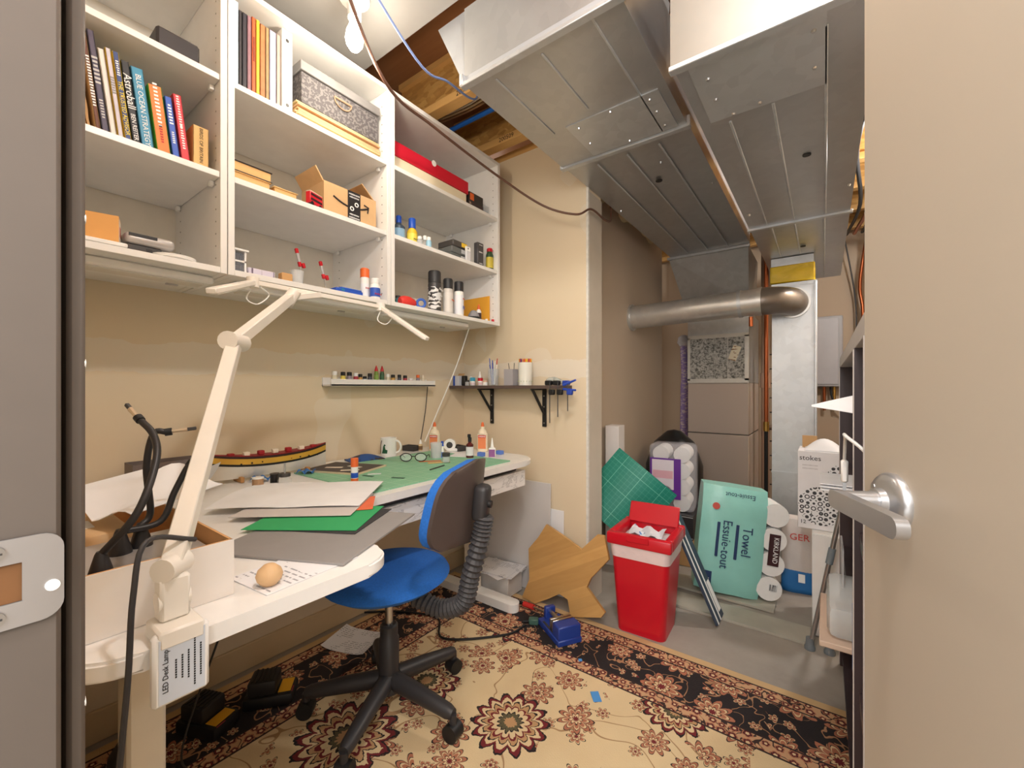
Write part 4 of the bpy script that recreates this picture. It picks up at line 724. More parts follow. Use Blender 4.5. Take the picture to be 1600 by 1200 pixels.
# ================================================================ DESK LAMP
lp = T('desk_lamp', 'white twin-bar clamp lamp with jointed arms on the desk end', 'desk lamp', (0, 0, 0)); LW_ = M((238, 232, 222), .35)
J0, J1, J2 = Vector((-.722, .19, .875)), Vector((-1.03, .38, 1.22)), Vector((-1.27, .616, 1.387))
def arm(name, p, q, w_, t_):
    d = q-p; m = Matrix.Translation((p+q)/2) @ d.to_track_quat('Z', 'Y').to_matrix().to_4x4() @ Matrix.Diagonal((w_, t_, d.length, 1)); bm = new(); g = bmesh.ops.create_cube(bm, size=1, matrix=m); bmesh.ops.bevel(bm, geom=bm.edges[:], offset=.002, segments=1, affect='EDGES'); return obj(name, bm, LW_, lp)
cl = B('clamp', lp, (-.690, .19, .755), (.016, .062, .092), WHITE2, .004); B('clamp_jaw', cl, (-.71, .19, .794), (.06, .05, .024), LW_, .003); B('clamp_jaw', cl, (-.715, .19, .715), (.05, .03, .012), LW_, .002)
B('rating_label', cl, (-.6815, .19, .755), (.001, .050, .082), M((206, 214, 226), .5))
for k, (sz, n) in enumerate(((.008, 20), (.004, 8), (.004, 10), (.004, 12), (.0045, 20), (.004, 14))):
    if k == 0: text(cl, 'LED Desk Lamp', .0085, (-.6808, .172, .755), BT, (PI/2, 0, PI/2) if 0 else Euler((PI/2, -PI/2, PI/2), 'XYZ'))
    else:
        bm = new(); [box(bm, (0, 0, (i-n/2)*.0032), (.0006, .0018, .0022)) for i in range(n)]; o = obj('printed_marks', bm, BT, cl, False); o.location = (-.6808, .176+.0068*k, .755)
CY('pivot', lp, (-.722, .172, .83), (-.722, .208, .83), .014, LW_); B('base_post', lp, (-.722, .19, .835), (.03, .034, .06), LW_, .004); CY('base_joint', lp, J0+Vector((.013, -.015, 0)), J0+Vector((-.013, .015, 0)), .016, LW_)
arm('lower_arm', J0, J1, .026, .024); CY('elbow_joint', lp, J1+Vector((.022, -.022, 0)), J1+Vector((-.022, .022, 0)), .02, LW_); arm('upper_arm', J1, J2, .024, .026)
CY('head_joint', lp, J2+Vector((.0, -.012, -.02)), J2+Vector((0, .012, .02)), .018, LW_); K = Vector((-1.3, .72, 1.417)); arm('neck', J2, K, .022, .018)
C0, C1 = Vector((-1.3, .525, 1.418)), Vector((-1.3, .953, 1.414)); arm('crossbar', C0, C1, .016, .014)
for c_, e_ in ((C0, Vector((-1.1, .358, 1.336))), (C1, Vector((-1.1, .997, 1.288)))):
    CY('hinge', lp, c_+Vector((0, 0, -.014)), c_+Vector((0, 0, .014)), .016, LW_); b_ = arm('light_bar', c_, e_, .022, .013)
    d = (e_-c_); m_ = Matrix.Translation((c_+e_)/2+Vector((0, 0, -.0075))) @ d.to_track_quat('Z', 'Y').to_matrix().to_4x4() @ Matrix.Diagonal((.016, .004, d.length-.03, 1)); bm = new(); bmesh.ops.create_cube(bm, size=1, matrix=m_); obj('diffuser', bm, M((244, 242, 236), .3), b_)
    obj('cable_loop', tube(new(), spline([c_+Vector((0, 0, -.012)), c_+Vector((.01, -.02, -.05)), c_+Vector((.03, .0, -.065)), c_+Vector((.03, .03, -.035)), c_+Vector((.05, .0, -.02))]), .0018, 6), WHITE2, lp)
obj('power_cord', tube(new(), spline([(-.735, .22, .90), (-.71, .16, .92), (-.69, .142, .86), (-.685, .136, .76), (-.69, .125, .6), (-.72, .11, .3), (-.75, .12, .01)]), .0034, 8), M((52, 50, 52), .5), lp)
# ================================================================ PICTURE LEDGE with hobby bottles
lg = T('picture_ledge', 'narrow white picture ledge on the wall holding paint bottles', 'ledge', (XL, 1.356, 1.128)); B('ledge_floor', lg, (.04, 0, .004), (.08, .63, .008), WHITE); B('front_lip', lg, (.076, 0, .016), (.008, .63, .032), WHITE, .001); B('ledge_back', lg, (.004, 0, .02), (.008, .63, .04), WHITE)
lz = 1.1368; G8 = 'hobby bottles on the picture ledge'
rows = [(523, .011, .06, 'w', 'white', 'cream', 0), (536, .011, .058, 'k', 'yellow', 'yellow', 0), (546, .012, .058, 'k', 'grey', 'grey', 0), (556, .011, .055, 'w', 'crimson', 'red', 0), (563, .010, .05, 'k', 'amber', 'amber', 0), (570, .010, .04, 'k', 'pale blue', 'pale', 0), (578, .011, .055, 'k', 'slate', 'slate', 0), (588, .011, .095, 'r', 'green labelled', 'green', 1), (597, .011, .095, 'r', 'dark green labelled', 'dgreen', 1), (606, .010, .055, 'w', 'ivory', 'cream', 0),
        (614, .011, .052, 'k', 'tan', 'amber', 0), (624, .010, .053, 'k', 'charcoal', 'slate', 0), (633, .011, .05, 'k', 'rose', 'red', 0), (642, .012, .036, 'w', 'pink printed', 'pink', 0), (653, .010, .055, 'o', 'grey based', 'grey', 0), (661, .010, .056, 't', 'off-white', 'cream', 1)]
cm = dict(cream=(226, 216, 190), yellow=(226, 206, 90), grey=(150, 140, 150), red=(178, 50, 66), amber=(196, 150, 70), pale=(176, 190, 206), slate=(70, 74, 84), green=(120, 150, 60), dgreen=(44, 84, 52), pink=(226, 190, 190))
cp = dict(w=(WHITE2, 'white'), k=(BLACK, 'black'), r=(RED, 'red'), o=(ORANGE, 'orange'), t=(CRM, 'cream'))
for px, r_, h_, c_, nm, bc, tip in rows:
    bottle('hobby_bottle', '%s hobby bottle with %s %s on the picture ledge' % (nm, cp[c_][1], 'pointed cap' if tip else 'cap'), (XL+.042, at(px, 590, X=XL+.042).y, lz), r_, h_, M(cm[bc], .4), cp[c_][0], M(tuple(min(255, v+22) for v in cm[bc]), .5), .85 if not tip else .7, .3, G8, tip=bool(tip))
# ================================================================ DARK CORNER SHELF on brackets
ds = T('bracket_shelf', 'dark brown shelf on two black steel brackets in the corner', 'shelf', (0, 0, 1.115)); B('board', ds, (-1.462, 1.922, .009), (.77, .142, .018), M((92, 76, 70), .5, 0, .15, 20), .001)
for x in (-1.62, -1.246):
    k_ = B('bracket', ds, (x, 1.987, -.105), (.026, .008, .21), BLACK, .002); B('arm', k_, (x, 1.925, -.004), (.026, .12, .007), BLACK, .001); CY('brace', k_, (x, 1.985, -.14), (x, 1.87, -.007), .008, BLACK, None, 8)
    for z in (-.04, -.10, -.19): CY('screw', k_, (x, 1.9815, z), (x, 1.983, z), .004, STEEL, None, 8)
sz_ = 1.1335
def ey(px, Y): return at(px, 590, Y=Y).x
mb = T('medicine_box', 'open blue and white small carton at the shelf corner', 'box', (-1.815, 1.90, sz_)); B('carton_body', mb, (0, 0, .03), (.05, .04, .06), M((214, 216, 226), .5)); B('blue_side', mb, (-.0255, 0, .03), (.001, .04, .06), BLUE); B('blue_side', mb, (-.018, -.0205, .03), (.014, .001, .06), BLUE); B('flap', mb, (0, .024, .066), (.05, .002, .02), CARD, 0, (-.5, 0, 0))
tag(B('black_case', None, (-1.765, 1.90, sz_+.03), (.026, .03, .06), BLACK, .003), 'upright black case beside the small blue carton', 'case')
GS = 'bottles on the bracket shelf'
bottle('clear_bottle', 'small clear bottle beside the black case', (-1.735, 1.925, sz_), .012, .055, FROST, WHITE2, None, .7, .2, GS); bottle('ink_jar', 'squat jar with black lid on the dark shelf', (-1.725, 1.88, sz_), .013, .032, FROST, BLACK, None, .9, .3, GS)
bottle('paint_jar', 'square white jar with turquoise lid on the dark shelf', (-1.685, 1.885, sz_), .016, .048, WHITE2, M((60, 160, 196), .4), M((226, 210, 216), .5), .9, .45, GS); bottle('green_glue', 'green based white glue bottle with tall pointed tip', (-1.655, 1.915, sz_), .012, .085, M((40, 140, 80), .4), WHITE2, None, .9, .7, GS, tip=True)
bottle('paint_jar', 'white jar with red lid on the dark shelf', (-1.625, 1.885, sz_), .016, .045, WHITE2, RED, M((226, 200, 200), .5), .9, .4, GS); bottle('paint_jar', 'low white jar with peach lid on the dark shelf', (-1.588, 1.885, sz_), .015, .03, WHITE2, M((236, 200, 170), .5), None, .9, .35, GS)
def pot(name, lb, x, y, r, h, mt, cat='cup'):
    t = T(name, lb, cat, (x, y, sz_)); obj('vessel', lathe(new(), [(r*.92, 0), (r, h), (r-.002, h), (r*.88, .003)], 24), mt, t); return t
gc = pot('tool_glass', 'clear tumbler of swabs and blue-handled tools', -1.535, 1.895, .032, .095, m_clear((225, 232, 236), .06, .22))
for k in range(11): a_ = k*2.4; CY('tool_handle' if k % 3 else 'swab', gc, (.008*math.cos(a_), .008*math.sin(a_), .006), (.024*math.cos(a_), .024*math.sin(a_), .12+.012*(k % 4)), .0024, (WHITE2, BLUE, CRM, RED, BLUE, WHITE2)[k % 6], None, 6)
bottle('marker_bottle', 'thin white bottle with black cap behind the grey holder', (-1.452, 1.93, sz_), .010, .06, WHITE2, BLACK, M((206, 60, 70), .5), .8, .3, GS)
hd = T('tool_holder', 'grey square tool holder with two metal picks', 'holder', (-1.405, 1.895, sz_)); 
for c, s in (((0, -.028, .045), (.062, .003, .09)), ((0, .028, .045), (.062, .003, .09)), ((-.0295, 0, .045), (.003, .053, .09)), ((.0295, 0, .045), (.003, .053, .09))): B('holder_wall', hd, c, s, M((168, 164, 168), .5))
for x0, x1 in ((.0, -.03), (.012, .028)): CY('pick', hd, (x0, 0, .01), (x1*.7, 0, .125), .002, DGREY, None, 6)
pc = pot('pencil_cup', 'white embossed cup packed with coloured pencils', -1.318, 1.905, .040, .125, M((232, 230, 220), .5), 'pencil cup'); bm = new()
for k in range(16): a_ = k*2*PI/16; cyl(bm, (.0405*math.cos(a_), .0405*math.sin(a_), .02), (.0405*math.cos(a_), .0405*math.sin(a_), .024), .002, None, 6)
obj('dot_pattern', bm, M((190, 196, 150), .6), pc)
for k in range(18): a_ = k*2*PI/18; CY('pencil', pc, (.028*math.cos(a_), .028*math.sin(a_), .01), (.033*math.cos(a_), .033*math.sin(a_), .145), .0036, (ORANGE, YEL, M((176, 70, 60), .5), M((110, 60, 110), .5), M((230, 150, 90), .5))[k % 5], None, 6)
bc = T('bar_clamps', 'cluster of black and blue bar clamps gripping the shelf end', 'clamp', (-1.12, 1.90, sz_))
for i, (x, y, mt) in enumerate(((-.02, -.04, BLACK), (.015, -.02, BLACK), (.06, .0, M((40, 70, 170), .4)))):
    B('clamp_head', bc, (x, y, .012), (.035, .03, .024), mt, .004); CY('clamp_bar', bc, (x+.03, y-.04, .01), (x+.03, y-.04, -.19+.03*i), .0026, DGREY, None, 8); B('clamp_grip', bc, (x+.045, y-.045, -.035), (.03, .022, .028), mt, .004)
for i in range(2): CY('blue_handle', bc, (.06, -.03, .0-.02*i), (.14, -.05, .025-.05*i), .007, M((44, 80, 190), .4), .005, 10)
o = obj('safety_goggles', tube(new(), spline([(-.04, 0, 0), (-.03, -.03, .012), (0, -.02, .018), (.03, -.03, .012), (.04, 0, 0)]), [.012]*25, 10), m_clear((200, 210, 206), .1, .5)); o.location = (-1.16, 1.965, sz_+.014); tag(o, 'clear safety goggles behind the clamps', 'goggles')
# ================================================================ RUG, FLOOR BOARDS
rg = B('rug', None, (-.65, .83, .004), (2.3, 2.04, .008), m_rug()); tag(rg, 'beige and black persian style rug with floral border', 'rug')
RZ = .0085
FPL = M((176, 170, 156), .5, 0, .25, 9)
for x0, x1, y0, y1, z, lb in ((-.68, -.05, 2.235, 2.39, .007, 'grey stained plank on the concrete near the red bin'), (-.72, -.2, 2.45, 2.63, .009, 'grey stained plank under the towel pack')):
    tag(B('floor_plank', None, ((x0+x1)/2, (y0+y1)/2, z), (x1-x0, y1-y0, .013), FPL, .001), lb, 'plank', 'loose planks on the concrete')
# ================================================================ OFFICE CHAIR
HX, HY = -1.215, .925
ch = T('office_chair', 'blue fabric swivel chair with black star base and bellows back stem', 'office chair', (HX, HY, RZ)); PLA = M((52, 50, 52), .45, 0, .1, 40)
for k in range(5):
    a_ = math.radians(8+72*k); d = Vector((math.cos(a_), math.sin(a_), 0)); l = obj('base_leg', tube(new(), [d*.03+Vector((0, 0, .105)), d*.14+Vector((0, 0, .096)), d*.255+Vector((0, 0, .082)), d*.275+Vector((0, 0, .08))], [.03, .027, .022, .016], 12), PLA, ch)
    q = d*.273; sd = Vector((-d.y, d.x, 0)); cs_ = CY('caster', ch, q-sd*.022+Vector((0, 0, .027)), q+sd*.022+Vector((0, 0, .027)), .027, BLACK, None, 18); CY('caster_stem', cs_, q+Vector((0, 0, .04)), q+Vector((0, 0, .08)), .012, PLA)
obj('hub', lathe(new(), [(.045, .07), (.048, .10), (.036, .125), (.034, .13)], 20), PLA, ch); obj('column_cover', lathe(new(), [(.034, .125), (.034, .245), (.03, .25), (.03, .29), (.024, .295)], 20), PLA, ch); CY('gas_lift', ch, (0, 0, .28), (0, 0, .43), .0135, STEEL)
def seat(bm, rx, ry, z0, z1, dome):
    bm_ = lathe(bm, [(.4, z0), (.85, z0+.012), (1.0, z0+.035), (.97, z1-.012), (.85, z1-.002), (.5, z1+dome*.6), (.001, z1+dome)], 40)
    for v in bm.verts: v.co.x *= rx; v.co.y *= ry
    return bm
CA = math.radians(20); bd_ = Vector((math.cos(CA), math.sin(CA), 0))
so = obj('seat', seat(new(), .205, .225, .43, .488, .008), BLUEF, ch); so.rotation_euler = (0, 0, CA)
B('seat_plate', ch, (0, 0, .42), (.2, .2, .02), PLA, .004, (0, 0, CA))
def bellow(P, r):
    S_ = spline(P, 12); rr = [r*(1.12 if i % 2 else .86) for i in range(len(S_))]; return tube(new(), S_, rr, 14)
P = [bd_*.10+Vector((0, 0, .40)), bd_*.2+Vector((0, 0, .375)), bd_*.28+Vector((0, 0, .41)), bd_*.305+Vector((0, 0, .50)), bd_*.338+Vector((0, 0, .62)), bd_*.353+Vector((0, 0, .70))]
obj('bellows_stem', bellow(P, .029), M((66, 64, 66), .55), ch, True, .25)
def backplate(th, off, grow, nx=16, nz=14):
    """rounded back panel, curved round the sitter: a closed two-layer grid"""
    bm = new(); L = []
    for lay in (off, off+th):
        g = []
        for j in range(nz+1):
            w = -1+2*j/nz; hw = (.19-.02*w-grow)*max(.0, 1-abs(w)**3.6)**.36+.004; z = .13+(.135-grow)*w
            g.append([bm.verts.new((lay-1.3*y*y+.10*z, y, z)) for y in [hw*(-1+2*i/nx) for i in range(nx+1)]])
        L.append(g)
    A, D = L
    for j in range(nz):
        for i in range(nx): bm.faces.new((A[j][i], A[j+1][i], A[j+1][i+1], A[j][i+1])); bm.faces.new((D[j][i], D[j][i+1], D[j+1][i+1], D[j+1][i]))
        for i in (0, nx): bm.faces.new((A[j][i], D[j][i], D[j+1][i], A[j+1][i]))
    for i in range(nx):
        for j in (0, nz): bm.faces.new((A[j][i], A[j][i+1], D[j][i+1], D[j][i]))
    return bm
for nm, th_, off, gr, mt in (('back_shell', .012, 0, 0, M((84, 72, 68), .4, 0, .12, 14)), ('back_cushion', .03, -.03, .004, BLUEF)):
    o = obj(nm, backplate(th_, off, gr), mt, ch); o.location = bd_*.295+Vector((0, 0, .615)); o.rotation_euler = (0, 0, CA)
bk = B('back_bracket', ch, (0, 0, 0), (.05, .06, .12), PLA, .018, None, 3); bk.location = bd_*.343+Vector((0, 0, .74)); bk.rotation_euler = (0, .1, CA)
CY('adjust_knob', bk, (.02, 0, 0), (.034, 0, 0), .012, BLACK)
# ================================================================ ON THE FLOOR
def hull_box(name, par, x, y, z0, z1, w0, d0, w1, d1, mt, r=.03):
    bm = new(); A = rrect(w0, d0, r); D = rrect(w1, d1, r); a = [bm.verts.new((x+p, y+q, z0)) for p, q in A]; b = [bm.verts.new((x+p, y+q, z1)) for p, q in D]; n = len(A)
    bm.faces.new(a[::-1]); bm.faces.new(b); [bm.faces.new((a[i], a[(i+1) % n], b[(i+1) % n], b[i])) for i in range(n)]
    return obj(name, bm, mt, par)
rb = T('waste_bin', 'tall red plastic waste bin with flip lid open and white liner', 'bin', (-.675, 1.985, 0), .05); RP = M((204, 22, 40), .3, 0, .04, 8)
hull_box('bin_body', rb, 0, 0, 0, .40, .215, .22, .265, .265, RP); hull_box('liner', rb, 0, 0, .345, .405, .262, .262, .275, .275, M((236, 214, 212), .4, 0, .08, 14, .6))
for c, s in (((0, -.128, .43), (.29, .036, .055)), ((0, .128, .43), (.29, .036, .055)), ((-.127, 0, .43), (.036, .22, .055)), ((.127, 0, .43), (.036, .22, .055))): B('rim', rb, c, s, RP, .01, None, 2)
B('rim_notch', rb, (0, -.148, .445), (.1, .006, .03), RP, .002); ld = B('lid', rb, (0, .122, .493), (.24, .10, .012), RP, .004, (1.15, 0, 0)); B('hinge', ld, (0, .135, .455), (.2, .014, .014), RP, .002)
B('rubbish', rb, (0, 0, .405), (.21, .21, .02), M((206, 206, 206), .6, 0, .2, 12), .004)
obj('tissue', sheet(new(), .15, .13, lambda u, v: .03*abs(math.sin(6*u+2*v))+.418, 8, 8, .002), m_print((226, 232, 240), (84, 140, 206), 14, .36), rb)
tx = T('texas_board', 'bamboo cutting board shaped like a state outline leaning by the bin', 'cutting board', (-1.03, 1.80, RZ)); 
TX = [(855, 824), (880, 840), (912, 862), (935, 840), (945, 842), (955, 878), (930, 905), (925, 918), (955, 955), (950, 962), (905, 960), (898, 935), (885, 927), (868, 934), (850, 940), (830, 930), (838, 905), (832, 860), (845, 843)]
def texas(bm):
    pts = [at(px, py, Y=1.90) for px, py in TX]; z0 = min(p_.z for p_ in pts); P2 = [(p_.x+1.03, p_.z-z0) for p_ in pts]
    prism(bm, P2, -.009, .009, Matrix.Rotation(PI/2, 4, 'X')); bmesh.ops.rotate(bm, verts=bm.verts, cent=(0, 0, 0), matrix=Matrix.Rotation(-.2, 3, 'X')); zz = min(v.co.z for v in bm.verts); bmesh.ops.translate(bm, verts=bm.verts, vec=(0, .02, -zz)); return bm
obj('board_slab', texas(new()), BAMBOO, tx)
vs = T('drill_vise', 'blue cast drill press vise with steel jaws on the rug', 'vise', (-.97, 1.67, RZ), -.55); vs.scale = (1.3, 1.3, 1.3); VB = M((40, 66, 150), .4)
B('base', vs, (0, 0, .01), (.16, .09, .02), VB, .003); B('fixed_jaw', vs, (.055, 0, .04), (.045, .085, .045), VB, .003); B('end_block', vs, (-.07, 0, .038), (.018, .04, .045), VB, .003); CY('screw_rod', vs, (-.075, 0, .043), (.02, 0, .043), .008, STEEL); B('steel_jaw', vs, (.026, 0, .045), (.01, .08, .035), STEEL, .001); B('steel_jaw', vs, (.012, 0, .045), (.01, .08, .035), STEEL, .001)
for y in (-.035, .035): B('slot', vs, (0, y, .0205), (.1, .008, .002), DGREY)
def charger(x, y, rz, lb, big=True):
    t = T('battery_charger', lb, 'charger', (x, y, RZ), rz, 'black and yellow power tool chargers'); B('base', t, (0, 0, .022), (.16, .10, .044), BLACK, .012, None, 2); B('battery', t, (-.02, 0, .067), (.09, .085, .05), M((40, 38, 38), .5), .008, None, 2)
    B('yellow_label', t, (.05, 0, .0452), (.04, .07, .0016), M((238, 176, 36), .5)); B('red_mark', t, (.072, -.02, .036), (.006, .03, .012), M((190, 60, 70), .5))
    for k in range(5): B('vent_rib', t, (-.05+.015*k, 0, .0935), (.006, .07, .003), BLACK)
charger(-1.585, .70, .9, 'black battery charger with yellow label beside the chair caster'); charger(-1.62, .52, .4, 'black battery charger with yellow label under the desk end')
sd = T('orbital_tool', 'grey and black rounded power tool on the rug under the desk', 'power tool', (-1.60, .33, RZ), .6); obj('shell', lathe(new(), [(.05, 0), (.06, .02), (.055, .07), (.03, .11), (.001, .12)], 20), M((58, 56, 58), .5), sd); obj('grey_band', lathe(new(), [(.0615, .02), (.0585, .05)], 20), M((150, 142, 134), .5), sd)
o = obj('receipt', sheet(new(), .21, .17, lambda u, v: .012*(2*u-1)**4, 8, 6, .001), PRINT); o.location = (-1.66, 1.08, RZ+.0005); o.rotation_euler = (0, 0, .35); tag(o, 'white printed form lying on the rug by the wall', 'paper')
for (x, y), lb in (((-.66, 1.40), 'larger bit of blue tape on the rug'), ((-.80, 1.55), 'pale blue crumb on the rug border')): tag(B('tape_bit', None, (x, y, RZ+.002), (.03, .05, .003) if y < 1.5 else (.014, .014, .004), M((80, 150, 216), .7), .001, (0, 0, .7)), lb, 'tape bit')
# ---- papers on a small box behind the desk foot, boards leaning on the end wall
pb_ = B('shoe_box', None, (-1.44, 1.84, .063), (.2, .13, .108), M((216, 212, 208), .6), .002); tag(pb_, 'white carton on the floor under the pile of bills', 'box')
for k in range(5): tag(B('bill', None, (-1.45+.02*math.sin(3*k), 1.835+.012*math.cos(2*k), .1185+.0022*k), (.24, .17, .0016), PRINT, 0, (0, 0, .25*math.sin(2.3*k))), 'printed bill in the pile on the white floor carton', 'paper', 'bills piled on the floor carton')
for x0, x1, h_, y_, c, lb in ((-1.80, -1.19, .60, 1.955, (210, 206, 204), 'wide pale plastic sheet leaning on the end wall'), (-1.35, -1.12, .46, 1.978, (236, 236, 238), 'narrow white board leaning on the end wall')):
    tag(B('leaning_panel', None, ((x0+x1)/2, y_, h_/2+.001), (x1-x0, .006, h_), M(c, .35, 0, .06, 4), .001, (-.03 if y_ < 1.97 else -.012, 0, 0)), lb, 'panel')
# ---- cords on the floor
def cord(name, lb, pts, r, mt, cat='cord'): return tag(obj(name, tube(new(), spline(pts, 8), r, 8), mt), lb, cat)
z_ = RZ+.006
cord('extension_cord', 'long black cord looping across the rug behind the chair', [(-1.82, 1.24, z_), (-1.70, 1.34, z_), (-1.5, 1.42, z_), (-1.35, 1.32, z_), (-1.15, 1.50, z_), (-1.12, 1.62, z_)], .005, BLACK)
pg = T('cord_plug', 'green plug end beside the blue vise', 'plug', (-1.10, 1.66, RZ), .5); B('plug_body', pg, (0, 0, .014), (.045, .03, .028), M((70, 104, 92), .5), .004); CY('cord_stub', pg, (-.02, 0, .012), (-.05, 0, .008), .005, BLACK)
si = T('soldering_iron', 'soldering iron with red grip near the vise', 'soldering iron', (-1.20, 1.765, RZ), 0); CY('grip', si, (-.03, 0, .013), (.03, 0, .013), .013, M((206, 50, 44), .5)); CY('shaft', si, (.03, 0, .013), (.11, 0, .009), .005, STEEL); CY('handle_end', si, (-.10, 0, .013), (-.03, 0, .013), .008, BLACK)
cb_ = T('cable_bundle', 'coiled black cable bundle hanging under the desk edge', 'cable', (-1.28, .52, DZ-.027))
for k in range(4): a_ = k*1.57; obj('cable_loop', tube(new(), spline([(.01*math.cos(a_), .01*math.sin(a_), 0), (.016*math.cos(a_), .016*math.sin(a_), -.09), (.01*math.cos(a_), .01*math.sin(a_), -.2), (.0, .0, -.22)]), .004, 6), BLACK, cb_)
cord('charger_cord', 'thin black charger cord hanging below the desk end', [(-1.0, .4, DZ-.028), (-1.15, .38, .5), (-1.3, .36, .2), (-1.38, .42, RZ+.05)], .0025, BLACK)
# ================================================================ CABLES, BULB
cord('white_lamp_cord', 'white cord dropping from the strip light to the desk', [at(733, 512, X=CF-.13), at(712, 575, X=-1.66), at(685, 640, X=-1.74), at(664, 690, X=-1.76)], .0032, WHITE2)
cord('wall_wire', 'thin dark wire hanging on the wall under the ledge', [(XL+.01, at(668, 610, X=XL+.01).y, 1.126), (XL+.012, at(664, 650, X=XL+.01).y, .98), (XL+.012, at(655, 690, X=XL+.01).y, DZ+.002)], .0025, DGREY)
cord('brown_cable', 'brown cable sagging from the ceiling past the cabinet to the alcove', [(-1.205, .70, 2.468), at(600, 125, X=-1.215), at(680, 200, X=-1.27)]+[at(px, py, Y=yy) for px, py, yy in ((782, 278, 1.6), (850, 322, 1.80), (900, 335, 1.87))]+[(-.955, 1.97, 2.03), (-.945, 2.12, 2.02), (-.99, 2.3, 2.10), (-1.02, 2.34, 2.30), (-1.02, 2.35, 2.468)], .0055, M((104, 72, 58), .5))
cord('blue_cable', 'thin grey blue cable slung below the joists', [(-1.12, .62, 2.468)]+[at(px, py, X=xx) for px, py, xx in ((650, 92, -1.13), (700, 128, -1.13), (742, 155, -1.14))]+[(-1.17, 1.36, 2.44), (-1.185, 1.45, 2.468)], .004, M((120, 140, 190), .5))
cord('blue_pipe', 'bright blue water pipe running between the joists', [(-1.84, 1.66, 2.53), (-1.4, 1.66, 2.53), (-.5, 1.66, 2.53)], .012, M((36, 110, 210), .4), 'pipe')
for k in range(3): cord('house_wire', ('white', 'cream', 'tan')[k]+' house wire running between the joists', [(-1.84, 1.53+.03*k, 2.56), (-1.4, 1.55+.03*k, 2.52+.01*k), (-1.0, 1.53+.03*k, 2.58), (-.5, 1.55+.02*k, 2.56)], .005, M(((220, 214, 200), (214, 196, 160), (176, 140, 104))[k], .6))
bu = T('bare_bulb', 'glowing bare bulb in a white ceiling socket', 'light bulb', (-1.29, .84, 2.4555))
obj('socket', lathe(new(), [(.05, 0), (.05, -.012), (.024, -.03), (.022, -.075)][::-1], 20), WHITE2, bu)
gm = NT('lit_glass'); gm.fin(lin((255, 240, 214)), .3, 0, Emission_Color=(1, .86, .66, 1), Emission_Strength=14.0); nz = gm.noise(gm.coord(), 5); gm.put(gm.b.inputs['Roughness'], nz)
obj('bulb_glass', lathe(new(), [(.001, -.185), (.016, -.18), (.027, -.163), (.030, -.145), (.026, -.12), (.016, -.095), (.014, -.075)], 20), gm.m, bu)
lo = lamp('bulb_light', 'POINT', (-1.29+.05, .84, 2.21), 3.2, (1, .88, .72), .035)
# ================================================================ ALCOVE CLUTTER
def green(bm):
    sheet(bm, .40, .38, lambda u, v: .05*math.sin(PI*u), 14, 10, .003); return bm
gmt = obj('large_cutting_mat', green(new()), m_grid((24, 128, 110), (120, 200, 180), .0254, .03)); gmt.location = (-.915, 2.335, .50); gmt.rotation_euler = Euler((math.radians(78), math.radians(38), math.radians(12))); tag(gmt, 'large dark green cutting mat leaning bent against boxes', 'cutting mat')
wt = B('tall_white_carton', None, (-1.083, 2.58, .44), (.085, .13, .88), M((226, 220, 218), .6), .002, (0, 0, .1)); tag(wt, 'tall narrow white carton standing against the alcove wall', 'carton')
b1 = T('brown_carton', 'brown carton under the bent green mat', 'carton', (-.935, 2.62, 0)); B('carton_body', b1, (0, 0, .16), (.17, .26, .32), CARD, .002); B('packing_tape', b1, (0, -.1305, .2), (.05, .001, .2), m_clear((200, 170, 130), .2, .6)); 
b2 = B('printed_carton', None, (-.935, 2.62, .381), (.17, .25, .12), m_print((206, 192, 176), (150, 130, 112), 40, .35), .002); tag(b2, 'printed pale carton on top of the brown carton', 'carton')
b3 = B('burgundy_box', None, (-.935, 2.62, .497), (.14, .2, .11), m_print((120, 30, 50), (200, 150, 70), 12, .34), .003, (0, 0, .1)); tag(b3, 'burgundy and gold patterned box behind the green mat', 'box')
bb = T('black_box', 'black carton with white edges under the tissue pack', 'carton', (-.79, 2.90, 0)); B('lower_wood', bb, (0, 0, .085), (.26, .24, .17), CARD, .002); B('carton_body', bb, (0, 0, .245), (.27, .25, .15), M((46, 44, 46), .4), .002)
for c, s in (((0, -.126, .18), (.27, .002, .004)), ((.136, 0, .245), (.002, .004, .15)), ((0, -.126, .31), (.27, .002, .003))): B('edge_line', bb, c, s, LGREY)
tpk = T('tissue_pack', 'clear wrapped toilet tissue pack with purple printed label', 'tissue pack', (-.80, 2.91, .322), .12); TW = M((240, 238, 236), .8, 0, .04, 40, .3)
for i in range(2):
    for k in range(4): CY('tissue_roll', tpk, (-.09+.12*(i), 0, .006+.0525+.105*k) if 0 else (-.075+.13*i, -.09, .054+.104*k), (-.075+.13*i, .09, .054+.104*k), .051, TW, None, 20)
wr = obj('wrapper', box(new(), (-.01, 0, .215), (.285, .20, .43), .03, None, 2), m_clear((226, 224, 232), .15, .30), tpk); B('purple_label', tpk, (-.045, -.103, .21), (.19, .003, .26), M((104, 44, 150), .4)); B('white_panel', tpk, (-.06, -.1052, .235), (.135, .002, .19), M((228, 220, 230), .5)); B('pink_panel', tpk, (-.06, -.1066, .235), (.125, .001, .05), M((226, 176, 190), .5))
text(tpk, 'Purex', .038, (-.045, -.1072, .115), WT, (PI/2, PI, 0)); CY('logo_badge', tpk, (-.045, -.1045, .118), (-.045, -.1062, .118), .045, M((66, 50, 120), .4), None, 20)
bagm = M((30, 30, 32), .3, 0, .2, 8); o = obj('black_bag', lathe(new(), [(.14, 0), (.2, .2), (.2, .55), (.14, .72), (.05, .80), (.001, .81)], 18), bagm); o.location = (-.90, 3.25, 0); tag(o, 'black plastic bag behind the tissue pack', 'bag')
